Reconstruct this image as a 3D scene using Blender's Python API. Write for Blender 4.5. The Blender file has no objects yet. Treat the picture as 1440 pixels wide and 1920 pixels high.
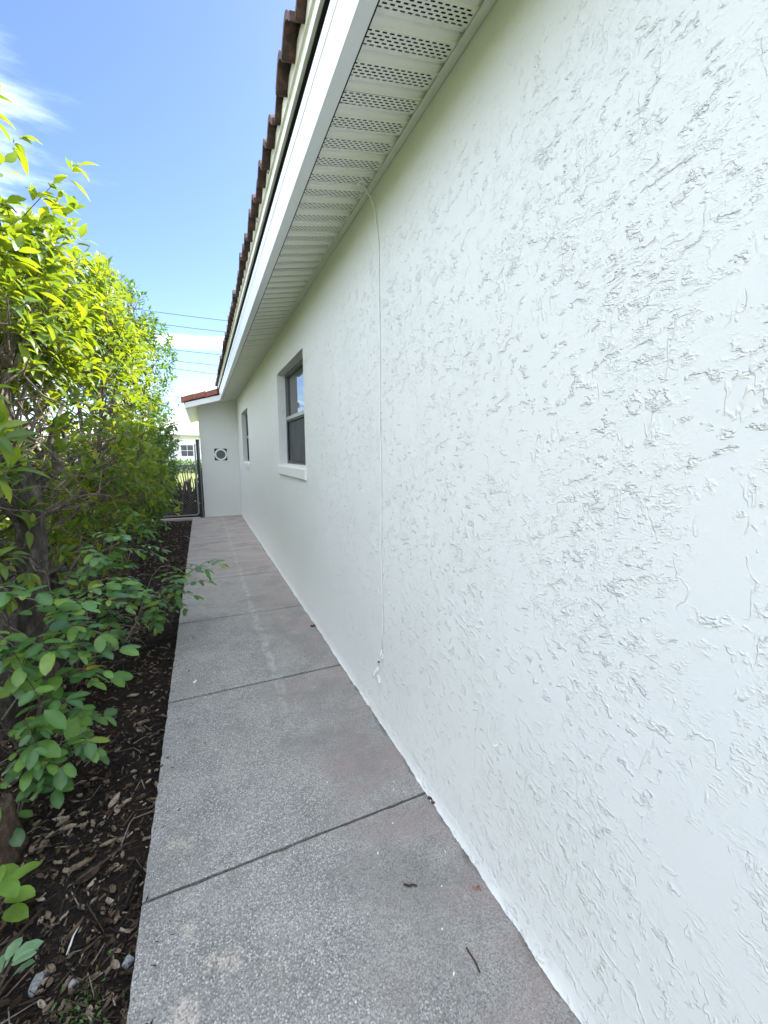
import bpy, bmesh, math, random
import numpy as np
from mathutils import Vector, Matrix

random.seed(7)
rng = np.random.default_rng(7)
S = bpy.context.scene
COL = S.collection
PI = math.pi

# ------------------------------------------------------------------ camera
cam_d = bpy.data.cameras.new('camera')
cam_d.sensor_fit = 'HORIZONTAL'
cam_d.sensor_width = 36.0
cam_d.lens = 36.0 * 757.0 / 1440.0
cam_d.clip_start = 0.02
cam_d.clip_end = 2000
cam = bpy.data.objects.new('camera', cam_d)
COL.objects.link(cam)
CAM = np.array([0.0, 0.0, 1.5])
_d = np.array([377 - 720.0, 851 - 960.0, 757.0]); _d /= np.linalg.norm(_d)
_dn = np.array([0, _d[2], -_d[1]]); _dn /= np.linalg.norm(_dn)
_r = np.cross(_dn, _d)
RW = np.array([_r, _d, -_dn])                 # rows: world axes in camera (right, down, forward)
M = Matrix.Identity(4)
for i in range(3):
    M[i][0] = RW[i, 0]; M[i][1] = -RW[i, 1]; M[i][2] = -RW[i, 2]; M[i][3] = CAM[i]
cam.matrix_world = M
S.camera = cam

def project(P):
    c = (np.asarray(P, float) - CAM) @ RW
    w = np.maximum(c[..., 2], 1e-4)
    return 720 + 757 * c[..., 0] / w, 960 + 757 * c[..., 1] / w, c[..., 2]

# ------------------------------------------------------------------ light
SUN_DIR = Vector((0.64, 0.28, 0.71)).normalized()     # towards the sun
sun_el = math.asin(SUN_DIR.z)
sun_az = math.atan2(SUN_DIR.x, SUN_DIR.y)             # clockwise from +y
world = bpy.data.worlds.new('World'); S.world = world
world.use_nodes = True
WT = world.node_tree; WT.nodes.clear()

class NT:
    def __init__(self, tree): self.t = tree
    def n(self, kind, **kw):
        nd = self.t.nodes.new(kind)
        for k, v in kw.items(): setattr(nd, k, v)
        return nd
    def link(self, a, b): self.t.links.new(a, b)
    def setin(self, nd, key, v):
        s = nd.inputs[key]
        if isinstance(v, bpy.types.NodeSocket): self.link(v, s)
        else: s.default_value = v
    def math(self, op, a, b=None, c=None, clamp=False):
        nd = self.n('ShaderNodeMath', operation=op); nd.use_clamp = clamp
        for i, v in enumerate((a, b, c)):
            if v is not None: self.setin(nd, i, v)
        return nd.outputs[0]
    def vmath(self, op, a, b=None, out=0):
        nd = self.n('ShaderNodeVectorMath', operation=op)
        self.setin(nd, 0, a)
        if b is not None: self.setin(nd, 1, b)
        return nd.outputs[out]
    def mapr(self, v, a, b, c=0.0, d=1.0, smooth=True):
        nd = self.n('ShaderNodeMapRange')
        nd.interpolation_type = 'SMOOTHSTEP' if smooth else 'LINEAR'
        for k, x in zip(('Value', 'From Min', 'From Max', 'To Min', 'To Max'), (v, a, b, c, d)): self.setin(nd, k, x)
        return nd.outputs[0]
    def noise(self, vec, scale, detail=2, rough=0.5, dist=0.0, out=0, dim='3D'):
        nd = self.n('ShaderNodeTexNoise'); nd.noise_dimensions = dim
        if vec is not None: self.setin(nd, 'Vector', vec)
        self.setin(nd, 'Scale', scale); self.setin(nd, 'Detail', detail)
        self.setin(nd, 'Roughness', rough); self.setin(nd, 'Distortion', dist)
        return nd.outputs[out]
    def voro(self, vec, scale, out='Color', feature='F1'):
        nd = self.n('ShaderNodeTexVoronoi'); nd.feature = feature
        self.setin(nd, 'Vector', vec); self.setin(nd, 'Scale', scale)
        return nd.outputs[out]
    def ramp(self, v, stops, interp='LINEAR'):
        nd = self.n('ShaderNodeValToRGB'); cr = nd.color_ramp; cr.interpolation = interp
        while len(cr.elements) < len(stops): cr.elements.new(0.5)
        for e, (p, c) in zip(cr.elements, stops):
            e.position = p; e.color = (*c, 1) if len(c) == 3 else c
        self.setin(nd, 0, v)
        return nd.outputs[0]
    def mix(self, f, a, b, blend='MIX'):
        nd = self.n('ShaderNodeMix', data_type='RGBA', blend_type=blend)
        self.setin(nd, 'Factor', f)
        for k, v in ((6, a), (7, b)):
            s = nd.inputs[k]
            if isinstance(v, bpy.types.NodeSocket): self.link(v, s)
            else: s.default_value = (*v, 1) if len(v) == 3 else v
        return nd.outputs[2]
    def mapping(self, vec, loc=(0, 0, 0), rot=(0, 0, 0), scale=(1, 1, 1)):
        nd = self.n('ShaderNodeMapping')
        self.setin(nd, 'Vector', vec); self.setin(nd, 'Location', loc)
        self.setin(nd, 'Rotation', rot); self.setin(nd, 'Scale', scale)
        return nd.outputs[0]
    def sep(self, v):
        nd = self.n('ShaderNodeSeparateXYZ'); self.setin(nd, 0, v); return nd.outputs
    def comb(self, x, y, z):
        nd = self.n('ShaderNodeCombineXYZ')
        for i, v in enumerate((x, y, z)): self.setin(nd, i, v)
        return nd.outputs[0]

SKY_STRENGTH = 0.125
w = NT(WT)
sky = w.n('ShaderNodeTexSky', sky_type='NISHITA')
sky.sun_disc = False
sky.sun_elevation = sun_el
sky.sun_rotation = sun_az
sky.air_density = 1.0; sky.dust_density = 0.6; sky.ozone_density = 3.0
gen = w.n('ShaderNodeTexCoord').outputs['Generated']
dx, dy, dz = w.sep(gen)
zz = w.math('MAXIMUM', dz, 0.04)
cu = w.math('DIVIDE', dx, zz); cv = w.math('DIVIDE', dy, zz)
cp = w.comb(cu, cv, 0.0)
cpr = w.mapping(cp, loc=(5.5, 3.3, 0), rot=(0, 0, 0.5), scale=(0.6, 1.35, 1))
cn = w.noise(cpr, 1.5, 7, 0.62, 0.5)
cbig = w.noise(cp, 0.55, 2, 0.5)
# broken cloud, mostly added in unseen sky to light the wall, thinning to clear blue towards the north as in the photograph
hl = w.math('SQRT', w.math('ADD', w.math('MULTIPLY', dx, dx), w.math('ADD', w.math('MULTIPLY', dy, dy), 1e-4)))
north = w.math('DIVIDE', w.math('ADD', w.math('MULTIPLY', dx, 0.12), w.math('MULTIPLY', dy, 0.99)), hl)
cover = w.mapr(north, 0.865, 0.985, 1.0, 0.0)
cn2 = w.math('ADD', cn, w.math('MULTIPLY', w.math('SUBTRACT', cover, 0.5), 0.34))
veil = w.math('MULTIPLY', w.mapr(cn2, 0.44, 0.80), w.math('ADD', w.math('MULTIPLY', cover, 0.68), 0.17))
# one long low bank of cloud just above the far horizon
bank = w.math('MULTIPLY', w.mapr(w.math('ABSOLUTE', w.math('SUBTRACT', dz, w.math('ADD', 0.232, w.math('MULTIPLY', dx, 0.05)))), 0.004, 0.016, 1, 0),
              w.mapr(w.noise(w.mapping(gen, scale=(3, 3, 14)), 1.6, 4, 0.6), 0.35, 0.62))
cl = w.math('MAXIMUM', veil, w.math('MULTIPLY', bank, 0.7), clamp=True)
hs = w.n('ShaderNodeHueSaturation'); w.setin(hs, 'Saturation', 1.14); w.setin(hs, 'Hue', 0.518); w.setin(hs, 'Color', sky.outputs[0])
skyc = w.mix(cl, hs.outputs[0], (11.0, 11.7, 12.9))
bg = w.n('ShaderNodeBackground'); w.setin(bg, 'Color', skyc); w.setin(bg, 'Strength', SKY_STRENGTH)
wo = w.n('ShaderNodeOutputWorld'); w.link(bg.outputs[0], wo.inputs[0])

sd = bpy.data.lights.new('sun', 'SUN'); sd.energy = 5.0; sd.angle = math.radians(0.53); sd.color = (1.0, 0.95, 0.86)
so = bpy.data.objects.new('sun', sd); COL.objects.link(so)
so.rotation_euler = SUN_DIR.to_track_quat('Z', 'Y').to_euler()
so.location = (6, 3, 12)

S.view_settings.view_transform = 'Standard'
S.view_settings.look = 'None'
S.view_settings.gamma = 1
S.view_settings.use_curve_mapping = False
S.view_settings.exposure = 1.6
S.cycles.max_bounces = 10; S.cycles.diffuse_bounces = 6; S.cycles.transmission_bounces = 6
S.cycles.use_denoising = True

# ------------------------------------------------------------------ helpers
def mesh(name, verts, faces, mat=None, smooth=False):
    me = bpy.data.meshes.new(name)
    me.from_pydata([tuple(v) for v in verts], [], faces)
    if mat is not None: me.materials.append(mat)
    if smooth: me.polygons.foreach_set('use_smooth', [True] * len(me.polygons))
    me.update()
    return me

def obj(name, me, parent=None, kind=None, label=None, cat=None, group=None):
    o = bpy.data.objects.new(name, me); COL.objects.link(o)
    if parent is not None: attach(o, parent)
    if kind: o['kind'] = kind
    if label: o['label'] = label
    if cat: o['category'] = cat
    if group: o['group'] = group
    return o

def attach(o, p):
    o.parent = p
    o.matrix_parent_inverse = world_of(p).inverted()

def world_of(p):
    b = p.matrix_basis.copy()
    return b if p.parent is None else world_of(p.parent) @ p.matrix_parent_inverse @ b

def thing(name, label, cat, loc=(0, 0, 0), group=None):
    o = bpy.data.objects.new(name, None); COL.objects.link(o)
    o.location = loc; o.empty_display_size = 0.1
    o['label'] = label; o['category'] = cat
    if group: o['group'] = group
    return o

class MB:
    def __init__(self): self.v = []; self.f = []
    def add(self, vs, fs):
        b = len(self.v); self.v += [tuple(v) for v in vs]; self.f += [tuple(b + i for i in f) for f in fs]
    def box(self, x0, x1, y0, y1, z0, z1):
        self.add([(x0,y0,z0),(x1,y0,z0),(x1,y1,z0),(x0,y1,z0),(x0,y0,z1),(x1,y0,z1),(x1,y1,z1),(x0,y1,z1)],
                 [(0,3,2,1),(4,5,6,7),(0,1,5,4),(1,2,6,5),(2,3,7,6),(3,0,4,7)])
    def quad(self, a, b, c, d): self.add([a, b, c, d], [(0, 1, 2, 3)])
    def tube(self, pts, rad, n=6, cap=True):
        pts = [Vector(p) for p in pts]
        if not hasattr(rad, '__len__'): rad = [rad] * len(pts)
        t0 = (pts[1] - pts[0]).normalized()
        u = t0.orthogonal().normalized()
        rings = []
        for i, p in enumerate(pts):
            t = (pts[min(i + 1, len(pts) - 1)] - pts[max(i - 1, 0)])
            t = t.normalized() if t.length > 1e-9 else t0
            u = (u - t * u.dot(t)); u = u.normalized() if u.length > 1e-6 else t.orthogonal().normalized()
            vv = t.cross(u)
            rings.append([p + (u * math.cos(2*PI*k/n) + vv * math.sin(2*PI*k/n)) * rad[i] for k in range(n)])
        b = len(self.v)
        for r in rings: self.v += [tuple(q) for q in r]
        for i in range(len(pts) - 1):
            for k in range(n):
                self.f.append((b+i*n+k, b+i*n+(k+1)%n, b+(i+1)*n+(k+1)%n, b+(i+1)*n+k))
        if cap:
            self.f.append(tuple(b + k for k in reversed(range(n))))
            self.f.append(tuple(b + (len(pts)-1)*n + k for k in range(n)))
    def mesh(self, name, mat, smooth=False): return mesh(name, self.v, self.f, mat, smooth)

def prism_y(profile, y0, y1):
    """closed (x,z) profile extruded along y"""
    n = len(profile); m = MB()
    m.add([(x, y0, z) for x, z in profile] + [(x, y1, z) for x, z in profile],
          [tuple(range(n)), tuple(reversed(range(n, 2*n)))] + [(i, i+n, (i+1)%n+n, (i+1)%n) for i in range(n)])
    return m

def fix_normals(me):
    bm = bmesh.new(); bm.from_mesh(me); bmesh.ops.recalc_face_normals(bm, faces=bm.faces); bm.to_mesh(me); bm.free()
    return me

def new_mat(name):
    m = bpy.data.materials.new(name); m.use_nodes = True
    t = NT(m.node_tree)
    bs = m.node_tree.nodes['Principled BSDF']
    return m, t, bs

def objco(t): return t.n('ShaderNodeTexCoord').outputs['Object']
def geopos(t): return t.n('ShaderNodeNewGeometry').outputs['Position']

def bump(t, bs, h, dist, strength=1.0):
    b = t.n('ShaderNodeBump'); t.setin(b, 'Height', h); t.setin(b, 'Distance', dist); t.setin(b, 'Strength', strength)
    t.link(b.outputs[0], bs.inputs['Normal'])

# ------------------------------------------------------------------ materials
def stucco_mat(name, col=(0.78, 0.785, 0.775), rough=0.62, amp=1.0):
    m, t, bs = new_mat(name)
    p = geopos(t)
    x, y, z = t.sep(p)
    # trowel skins: each pass leaves a gentle swell that ends in a torn lip facing down and away
    zf = t.math('ABSOLUTE', t.math('SUBTRACT', z, 1.0))      # worked upwards from the ground, downwards from the ladder
    def skin(ay, az, k, warp, wscale, det, edge, seed):
        q = t.mapping(p, loc=(seed, seed * 0.7, seed * 1.3), scale=(1, 0.75, 1.2))
        n = t.math('ADD', t.math('MULTIPLY', y, ay * k), t.math('MULTIPLY', zf, az * k))
        n = t.math('ADD', n, t.math('MULTIPLY', t.noise(q, wscale, det, 0.62), warp))
        f = t.math('FRACT', n)
        rise = t.math('POWER', t.math('DIVIDE', f, 1 - edge), 5.0)
        return t.math('MINIMUM', rise, t.math('DIVIDE', t.math('SUBTRACT', 1.0, f), edge))
    def patch(sc, lo, hi, seed, det=3, zs=0.75):
        return t.mapr(t.noise(t.mapping(p, loc=(seed, seed, seed), scale=(1, 1, zs)), sc, det, 0.6), lo, hi)
    cluster = t.math('ADD', t.math('MULTIPLY', patch(4.2, 0.42, 0.56, 3.1, 3, 0.55), 0.93), 0.07)
    s1 = t.math('MULTIPLY', skin(0.30, 0.95, 17.0, 4.8, 11.0, 5, 0.12, 0.0), t.math('MULTIPLY', patch(24.0, 0.48, 0.58, 9.7), patch(3.1, 0.36, 0.5, 4.4)))
    s2 = t.math('MULTIPLY', skin(0.40, 0.92, 36.0, 5.0, 24.0, 4, 0.18, 5.2), t.math('MULTIPLY', patch(40.0, 0.45, 0.58, 1.9), cluster))
    s3 = t.math('MULTIPLY', skin(0.25, 0.97, 72.0, 4.0, 50.0, 3, 0.28, 8.8), t.math('MULTIPLY', patch(60.0, 0.46, 0.60, 6.4), cluster))
    # thin raised ridges left by the trowel edge
    nr = t.noise(t.mapping(p, loc=(2.2, 1.0, 4.4), rot=(0.6, 0, 0), scale=(1, 1.6, 0.7)), 7.0, 4, 0.55)
    rg = t.mapr(t.math('ABSOLUTE', t.math('SUBTRACT', nr, 0.5)), 0.0, 0.016, 1, 0)
    rg = t.math('MULTIPLY', rg, patch(15.0, 0.48, 0.60, 7.7))
    h = t.math('ADD', t.math('MULTIPLY', s1, 0.85), t.math('ADD', t.math('MULTIPLY', s2, 0.40), t.math('MULTIPLY', s3, 0.20)))
    h = t.math('ADD', h, t.math('MULTIPLY', rg, 0.35))
    h = t.math('MULTIPLY', h, t.math('MULTIPLY', t.mapr(z, 2.25, 2.72, 1.0, 0.28), t.mapr(z, 0.4, 1.9, 1.0, 0.92)))      # floated smoother just below the soffit
    h = t.math('ADD', h, t.math('MULTIPLY', t.noise(p, 3.0, 2, 0.5), 0.7))
    h = t.math('ADD', h, t.math('MULTIPLY', t.noise(p, 30.0, 4, 0.6), 0.22))
    h = t.math('ADD', h, t.math('MULTIPLY', t.noise(p, 260.0, 2, 0.6), 0.05))
    bump(t, bs, h, 0.0042 * amp)
    c = t.mix(t.mapr(t.noise(p, 1.1, 4, 0.6), 0.3, 0.75, 0, 0.35), col, (col[0]*0.95, col[1]*0.96, col[2]*0.93))
    t.link(c, bs.inputs['Base Color'])
    bs.inputs['Roughness'].default_value = rough
    bs.inputs['Specular IOR Level'].default_value = 0.3
    return m

M_STUCCO = stucco_mat('stucco')
M_STUCCO_FAR = stucco_mat('stucco_smooth', (0.78, 0.785, 0.775), amp=0.5)

def paint_mat(name, col, rough=0.45, nz=0.08, dirt=None, spec=0.4):
    m, t, bs = new_mat(name)
    p = geopos(t)
    n = t.noise(p, 9.0, 5, 0.65)
    d = dirt or tuple(c * 0.72 for c in col)
    t.link(t.mix(t.mapr(n, 0.35, 0.8, 0, nz * 4), col, d), bs.inputs['Base Color'])
    bs.inputs['Roughness'].default_value = rough
    bs.inputs['Specular IOR Level'].default_value = spec
    bump(t, bs, t.noise(p, 60, 3), 0.0006)
    return m

M_FASCIA = paint_mat('fascia_white', (0.83, 0.84, 0.85), 0.35, 0.03)
M_CREAM = paint_mat('cream_board', (0.80, 0.775, 0.67), 0.5, 0.06)
M_SOFFIT = paint_mat('soffit_aluminium', (0.86, 0.855, 0.79), 0.42, 0.04, (0.70, 0.69, 0.60))
M_TRIM = paint_mat('soffit_trim', (0.76, 0.77, 0.74), 0.4, 0.08, (0.55, 0.55, 0.48))
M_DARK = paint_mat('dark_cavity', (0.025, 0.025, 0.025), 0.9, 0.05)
M_FRAME = paint_mat('window_frame', (0.16, 0.165, 0.17), 0.35, 0.05)
M_RAIL = paint_mat('meeting_rail', (0.40, 0.42, 0.43), 0.35, 0.05)
M_BLACK = paint_mat('black_metal', (0.02, 0.022, 0.024), 0.4, 0.05)
M_GALV = paint_mat('galvanised', (0.24, 0.255, 0.26), 0.4, 0.1)
M_WOODDARK = paint_mat('dead_wood', (0.06, 0.042, 0.034), 0.85, 0.15, (0.02, 0.014, 0.012))
M_CABLE = paint_mat('cable', (0.77, 0.775, 0.755), 0.4, 0.05)
M_VENT_IN = paint_mat('vent_mesh', (0.14, 0.15, 0.14), 0.8, 0.1)

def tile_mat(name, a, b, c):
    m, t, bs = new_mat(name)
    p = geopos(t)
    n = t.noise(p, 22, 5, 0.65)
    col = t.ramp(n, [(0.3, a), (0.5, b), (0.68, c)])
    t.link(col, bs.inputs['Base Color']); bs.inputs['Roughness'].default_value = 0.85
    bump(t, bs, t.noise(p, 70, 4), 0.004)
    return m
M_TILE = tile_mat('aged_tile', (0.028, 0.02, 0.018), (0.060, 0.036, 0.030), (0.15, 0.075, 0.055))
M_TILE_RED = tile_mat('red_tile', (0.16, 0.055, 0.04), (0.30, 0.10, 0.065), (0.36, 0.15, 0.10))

def concrete_mat():
    m, t, bs = new_mat('concrete')
    p = geopos(t)
    x, y, z = t.sep(p)
    rnd = t.n('ShaderNodeObjectInfo').outputs['Random']
    v = t.voro(p, 150.0, 'Color'); vr = t.sep(v)[0]
    dist = t.voro(p, 150.0, 'Distance')
    v2 = t.sep(t.voro(p, 260.0, 'Color'))[0]
    # exposed pebbles: open near the camera's end and on the bed side, worn smooth by the wall
    sm = t.noise(p, 2.3, 4, 0.6)
    wallside = t.mapr(t.math('ADD', x, t.math('MULTIPLY', t.math('SUBTRACT', sm, 0.5), 0.9)), 0.15, 0.70)
    peb = t.math('MULTIPLY', t.mapr(vr, 0.25, 0.45), t.mapr(dist, 0.50, 0.36))
    cem = t.ramp(t.noise(p, 5.0, 6, 0.65), [(0.25, (0.225, 0.222, 0.208)), (0.5, (0.305, 0.30, 0.282)), (0.75, (0.395, 0.382, 0.355))])
    grain = t.math('ADD', t.math('MULTIPLY', v2, 0.75), 0.52)
    gc = t.n('ShaderNodeVectorMath', operation='SCALE'); t.setin(gc, 0, cem); t.setin(gc, 'Scale', grain)
    pc = t.ramp(vr, [(0.3, (0.36, 0.36, 0.35)), (0.6, (0.47, 0.465, 0.45)), (0.9, (0.60, 0.59, 0.565)), (1.0, (0.74, 0.73, 0.70))])
    c = t.mix(t.math('MULTIPLY', peb, t.mapr(wallside, 0, 1, 0.90, 0.20)), gc.outputs[0], pc)
    # reddish grime by the wall; far slabs tinted paler and warmer, with reddish streaks
    red = t.math('MULTIPLY', wallside, t.mapr(t.noise(t.mapping(p, scale=(0.6, 1.6, 1)), 2.1, 5, 0.65), 0.36, 0.66))
    c = t.mix(t.math('MULTIPLY', red, 0.72), c, (0.30, 0.235, 0.225))
    far = t.mapr(y, 2.5, 7.0)
    c = t.mix(t.math('MULTIPLY', far, 0.75), c, (0.50, 0.45, 0.425))
    streak = t.mapr(t.noise(t.mapping(p, scale=(0.7, 5.0, 1)), 1.6, 5, 0.65), 0.38, 0.66)
    c = t.mix(t.math('MULTIPLY', t.math('MULTIPLY', far, streak), 0.75), c, (0.36, 0.28, 0.255))
    green = t.math('MULTIPLY', t.mapr(t.noise(p, 1.4, 3, 0.6), 0.55, 0.72), 0.28)
    c = t.mix(green, c, (0.25, 0.255, 0.19))
    # whitish drip line along the middle of the far half
    ln = t.math('ABSOLUTE', t.math('SUBTRACT', x, t.math('ADD', 0.375, t.math('MULTIPLY', t.math('SUBTRACT', t.noise(p, 3.5, 2), 0.5), 0.10))))
    ln = t.math('MULTIPLY', t.mapr(ln, 0.008, 0.04, 1, 0), t.mapr(t.noise(p, 14, 3), 0.36, 0.6))
    ln = t.math('MULTIPLY', ln, t.mapr(y, 1.8, 2.6))
    c = t.mix(t.math('MULTIPLY', ln, 0.36), c, (0.60, 0.59, 0.57))
    # sun dapples painted as pale peach spots on the near slabs
    sp = None
    for (sx, sy, r) in ((-0.178, 1.585, .05), (-0.14, 1.555, .045), (-0.011, 1.107, .05), (-0.06, 1.12, .03), (-0.123, 1.247, .035), (-0.124, 1.024, .06)):
        d = t.vmath('DISTANCE', p, (sx, sy, 0.0), out=1)
        s1 = t.mapr(t.math('ADD', d, t.math('MULTIPLY', t.math('SUBTRACT', t.noise(p, 30, 3), 0.5), 0.07)), r * 0.25, r, 1, 0)
        sp = s1 if sp is None else t.math('MAXIMUM', sp, s1)
    c = t.mix(t.math('MULTIPLY', t.math('MULTIPLY', sp, t.mapr(vr, 0.2, 0.6)), 0.55), c, (0.74, 0.62, 0.54))
    blot = t.mapr(t.noise(p, 6.5, 5, 0.7), 0.60, 0.72)
    c = t.mix(t.math('MULTIPLY', blot, 0.35), c, (0.14, 0.145, 0.145))
    # dirt caught along the foot of the wall and in old damp patches
    gr = t.math('MULTIPLY', t.mapr(t.math('ADD', x, t.math('MULTIPLY', t.noise(p, 9.0, 4, 0.65), 0.10)), 0.86, 0.895), t.mapr(t.noise(p, 4.0, 4, 0.6), 0.42, 0.60))
    c = t.mix(t.math('MULTIPLY', gr, 0.8), c, (0.07, 0.06, 0.052))
    damp = t.mapr(t.noise(t.mapping(p, loc=(3, 1, 0)), 2.6, 6, 0.62), 0.53, 0.60)
    c = t.mix(t.math('MULTIPLY', damp, 0.30), c, (0.19, 0.185, 0.175))
    t.link(c, bs.inputs['Base Color'])
    bs.inputs['Roughness'].default_value = 0.78
    h = t.math('ADD', t.math('MULTIPLY', peb, 0.5), t.math('MULTIPLY', t.noise(p, 90, 4, 0.7), 0.9))
    bump(t, bs, h, 0.0028)
    return m
M_CONC = concrete_mat()

def soil_mat():
    m, t, bs = new_mat('mulch_soil')
    p = geopos(t)
    n = t.noise(p, 40, 6, 0.7)
    c = t.ramp(n, [(0.3, (0.010, 0.009, 0.010)), (0.52, (0.026, 0.021, 0.019)), (0.72, (0.065, 0.048, 0.036))])
    big = t.mapr(t.noise(p, 3.0, 3), 0.4, 0.65)
    c = t.mix(t.math('MULTIPLY', big, 0.5), c, (0.045, 0.032, 0.024))
    t.link(c, bs.inputs['Base Color']); bs.inputs['Roughness'].default_value = 0.95
    bs.inputs['Specular IOR Level'].default_value = 0.15
    h = t.math('ADD', n, t.math('MULTIPLY', t.noise(p, 130, 3, 0.6), 0.5))
    bump(t, bs, h, 0.02)
    return m
M_SOIL = soil_mat()

def attr(t, name):
    a = t.n('ShaderNodeAttribute'); a.attribute_name = name; a.attribute_type = 'GEOMETRY'
    return a.outputs['Fac']

def rnd_val(t, k=1.0):
    """random per object and per piece of a joined mesh"""
    r = t.math('ADD', t.n('ShaderNodeObjectInfo').outputs['Random'], attr(t, 'rnd'))
    return t.math('FRACT', t.math('MULTIPLY', r, k))

def litter_mat(name, stops, rough=0.85):
    m, t, bs = new_mat(name)
    r = rnd_val(t)
    c = t.ramp(r, stops)
    n = t.noise(geopos(t), 120, 3)
    c = t.mix(t.mapr(n, 0.35, 0.7, 0, 0.45), c, (0.03, 0.022, 0.018))
    t.link(c, bs.inputs['Base Color']); bs.inputs['Roughness'].default_value = rough
    bs.inputs['Specular IOR Level'].default_value = 0.2
    return m
M_CHIP = litter_mat('wood_chip', [(0.0, (0.010, 0.0085, 0.0085)), (0.5, (0.022, 0.017, 0.015)), (0.78, (0.058, 0.041, 0.031)), (0.93, (0.16, 0.118, 0.088)), (1.0, (0.36, 0.30, 0.24))])
M_DEAD = litter_mat('dead_leaf', [(0.0, (0.06, 0.040, 0.028)), (0.4, (0.13, 0.092, 0.062)), (0.75, (0.27, 0.21, 0.15)), (1.0, (0.50, 0.43, 0.34))])
M_TWIG = litter_mat('twig', [(0.0, (0.05, 0.035, 0.027)), (0.6, (0.13, 0.10, 0.078)), (1.0, (0.30, 0.26, 0.22))])
M_STONE = litter_mat('stone', [(0.0, (0.30, 0.31, 0.32)), (1.0, (0.46, 0.48, 0.50))])

def leaf_mat(name, stops, trans, tw=0.45, rough=0.42, vein=(0.2, 0.3, 0.1), spec=0.35):
    m, t, bs = new_mat(name)
    r = rnd_val(t)
    c = t.ramp(r, stops)
    n = t.noise(geopos(t), 35, 3)
    hv = t.n('ShaderNodeHueSaturation'); t.setin(hv, 'Color', c)
    t.setin(hv, 'Value', t.mapr(n, 0.3, 0.7, 0.82, 1.15))
    c2 = hv.outputs[0]
    mid = attr(t, 'mid')
    c2 = t.mix(t.math('MULTIPLY', mid, 0.45), c2, vein)
    ph = t.math('SUBTRACT', t.math('MULTIPLY', attr(t, 'along'), 9.0), t.math('MULTIPLY', attr(t, 'across'), 2.6))
    vn = t.mapr(t.math('ABSOLUTE', t.math('SUBTRACT', t.math('FRACT', ph), 0.5)), 0.0, 0.14, 1, 0)
    c2 = t.mix(t.math('MULTIPLY', t.math('MULTIPLY', vn, t.mapr(attr(t, 'across'), 0.05, 0.4)), 0.30), c2, vein)
    spot = t.mapr(t.noise(geopos(t), 160, 2), 0.66, 0.72)
    c2 = t.mix(t.math('MULTIPLY', spot, 0.35), c2, (0.12, 0.10, 0.04))
    t.link(c2, bs.inputs['Base Color']); bs.inputs['Roughness'].default_value = rough
    bs.inputs['Specular IOR Level'].default_value = spec
    tr = t.n('ShaderNodeBsdfTranslucent')
    tc = t.mix(r, (trans[0]*0.45, trans[1]*0.62, trans[2]), trans)
    t.link(tc, tr.inputs['Color'])
    mx = t.n('ShaderNodeMixShader'); mx.inputs[0].default_value = tw
    t.link(bs.outputs[0], mx.inputs[1]); t.link(tr.outputs[0], mx.inputs[2])
    out = [n_ for n_ in m.node_tree.nodes if n_.type == 'OUTPUT_MATERIAL'][0]
    t.link(mx.outputs[0], out.inputs[0])
    return m
M_LEAF_H = leaf_mat('hedge_leaf', [(0.0, (0.03, 0.08, 0.018)), (0.35, (0.065, 0.145, 0.022)), (0.65, (0.115, 0.21, 0.025)), (0.9, (0.21, 0.28, 0.02)), (1.0, (0.34, 0.34, 0.02))],
                    (0.46, 0.52, 0.015), 0.42)
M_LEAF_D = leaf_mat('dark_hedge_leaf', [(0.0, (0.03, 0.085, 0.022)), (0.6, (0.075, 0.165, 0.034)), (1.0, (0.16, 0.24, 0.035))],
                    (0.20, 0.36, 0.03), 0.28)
M_LEAF_L = leaf_mat('compound_leaf', [(0.0, (0.03, 0.11, 0.04)), (0.35, (0.065, 0.19, 0.045)), (0.7, (0.12, 0.27, 0.04)), (0.92, (0.21, 0.36, 0.04)), (1.0, (0.34, 0.40, 0.04))],
                    (0.20, 0.42, 0.04), 0.35, 0.34, (0.22, 0.34, 0.16), 0.5)
M_LEAF_B = leaf_mat('bright_leaf', [(0.0, (0.16, 0.33, 0.04)), (1.0, (0.22, 0.40, 0.05))], (0.35, 0.5, 0.04), 0.4)
M_LEAF_P = leaf_mat('pale_leaf', [(0.0, (0.20, 0.36, 0.20)), (1.0, (0.26, 0.42, 0.26))], (0.3, 0.5, 0.2), 0.3)
M_LEAF_Y = leaf_mat('yellow_leaf', [(0.0, (0.55, 0.33, 0.03)), (1.0, (0.62, 0.40, 0.04))], (0.6, 0.4, 0.05), 0.3)

def bark_mat(name, a, b, c, sc=18):
    m, t, bs = new_mat(name)
    p = geopos(t)
    n = t.noise(t.mapping(p, scale=(1, 1, 0.45)), sc, 6, 0.7)
    col = t.ramp(n, [(0.3, a), (0.5, b), (0.7, c)])
    t.link(col, bs.inputs['Base Color']); bs.inputs['Roughness'].default_value = 0.9
    bump(t, bs, n, 0.012)
    return m
M_BARK = bark_mat('grey_bark', (0.03, 0.026, 0.022), (0.075, 0.064, 0.054), (0.20, 0.185, 0.165), 26)
M_BRANCH = bark_mat('bare_branch', (0.06, 0.048, 0.037), (0.15, 0.12, 0.093), (0.29, 0.245, 0.20), 30)
M_STUMP = bark_mat('stump_bark', (0.03, 0.02, 0.014), (0.075, 0.05, 0.032), (0.17, 0.115, 0.07), 40)

def lawn_mat(name, a, b):
    m, t, bs = new_mat(name)
    p = geopos(t)
    c = t.mix(t.mapr(t.noise(p, 1.5, 6, 0.7), 0.3, 0.7), a, b)
    t.link(c, bs.inputs['Base Color']); bs.inputs['Roughness'].default_value = 0.9
    bump(t, bs, t.noise(p, 60, 4), 0.03)
    return m
M_LAWN = lawn_mat('lawn', (0.10, 0.14, 0.025), (0.20, 0.21, 0.05))

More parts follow.
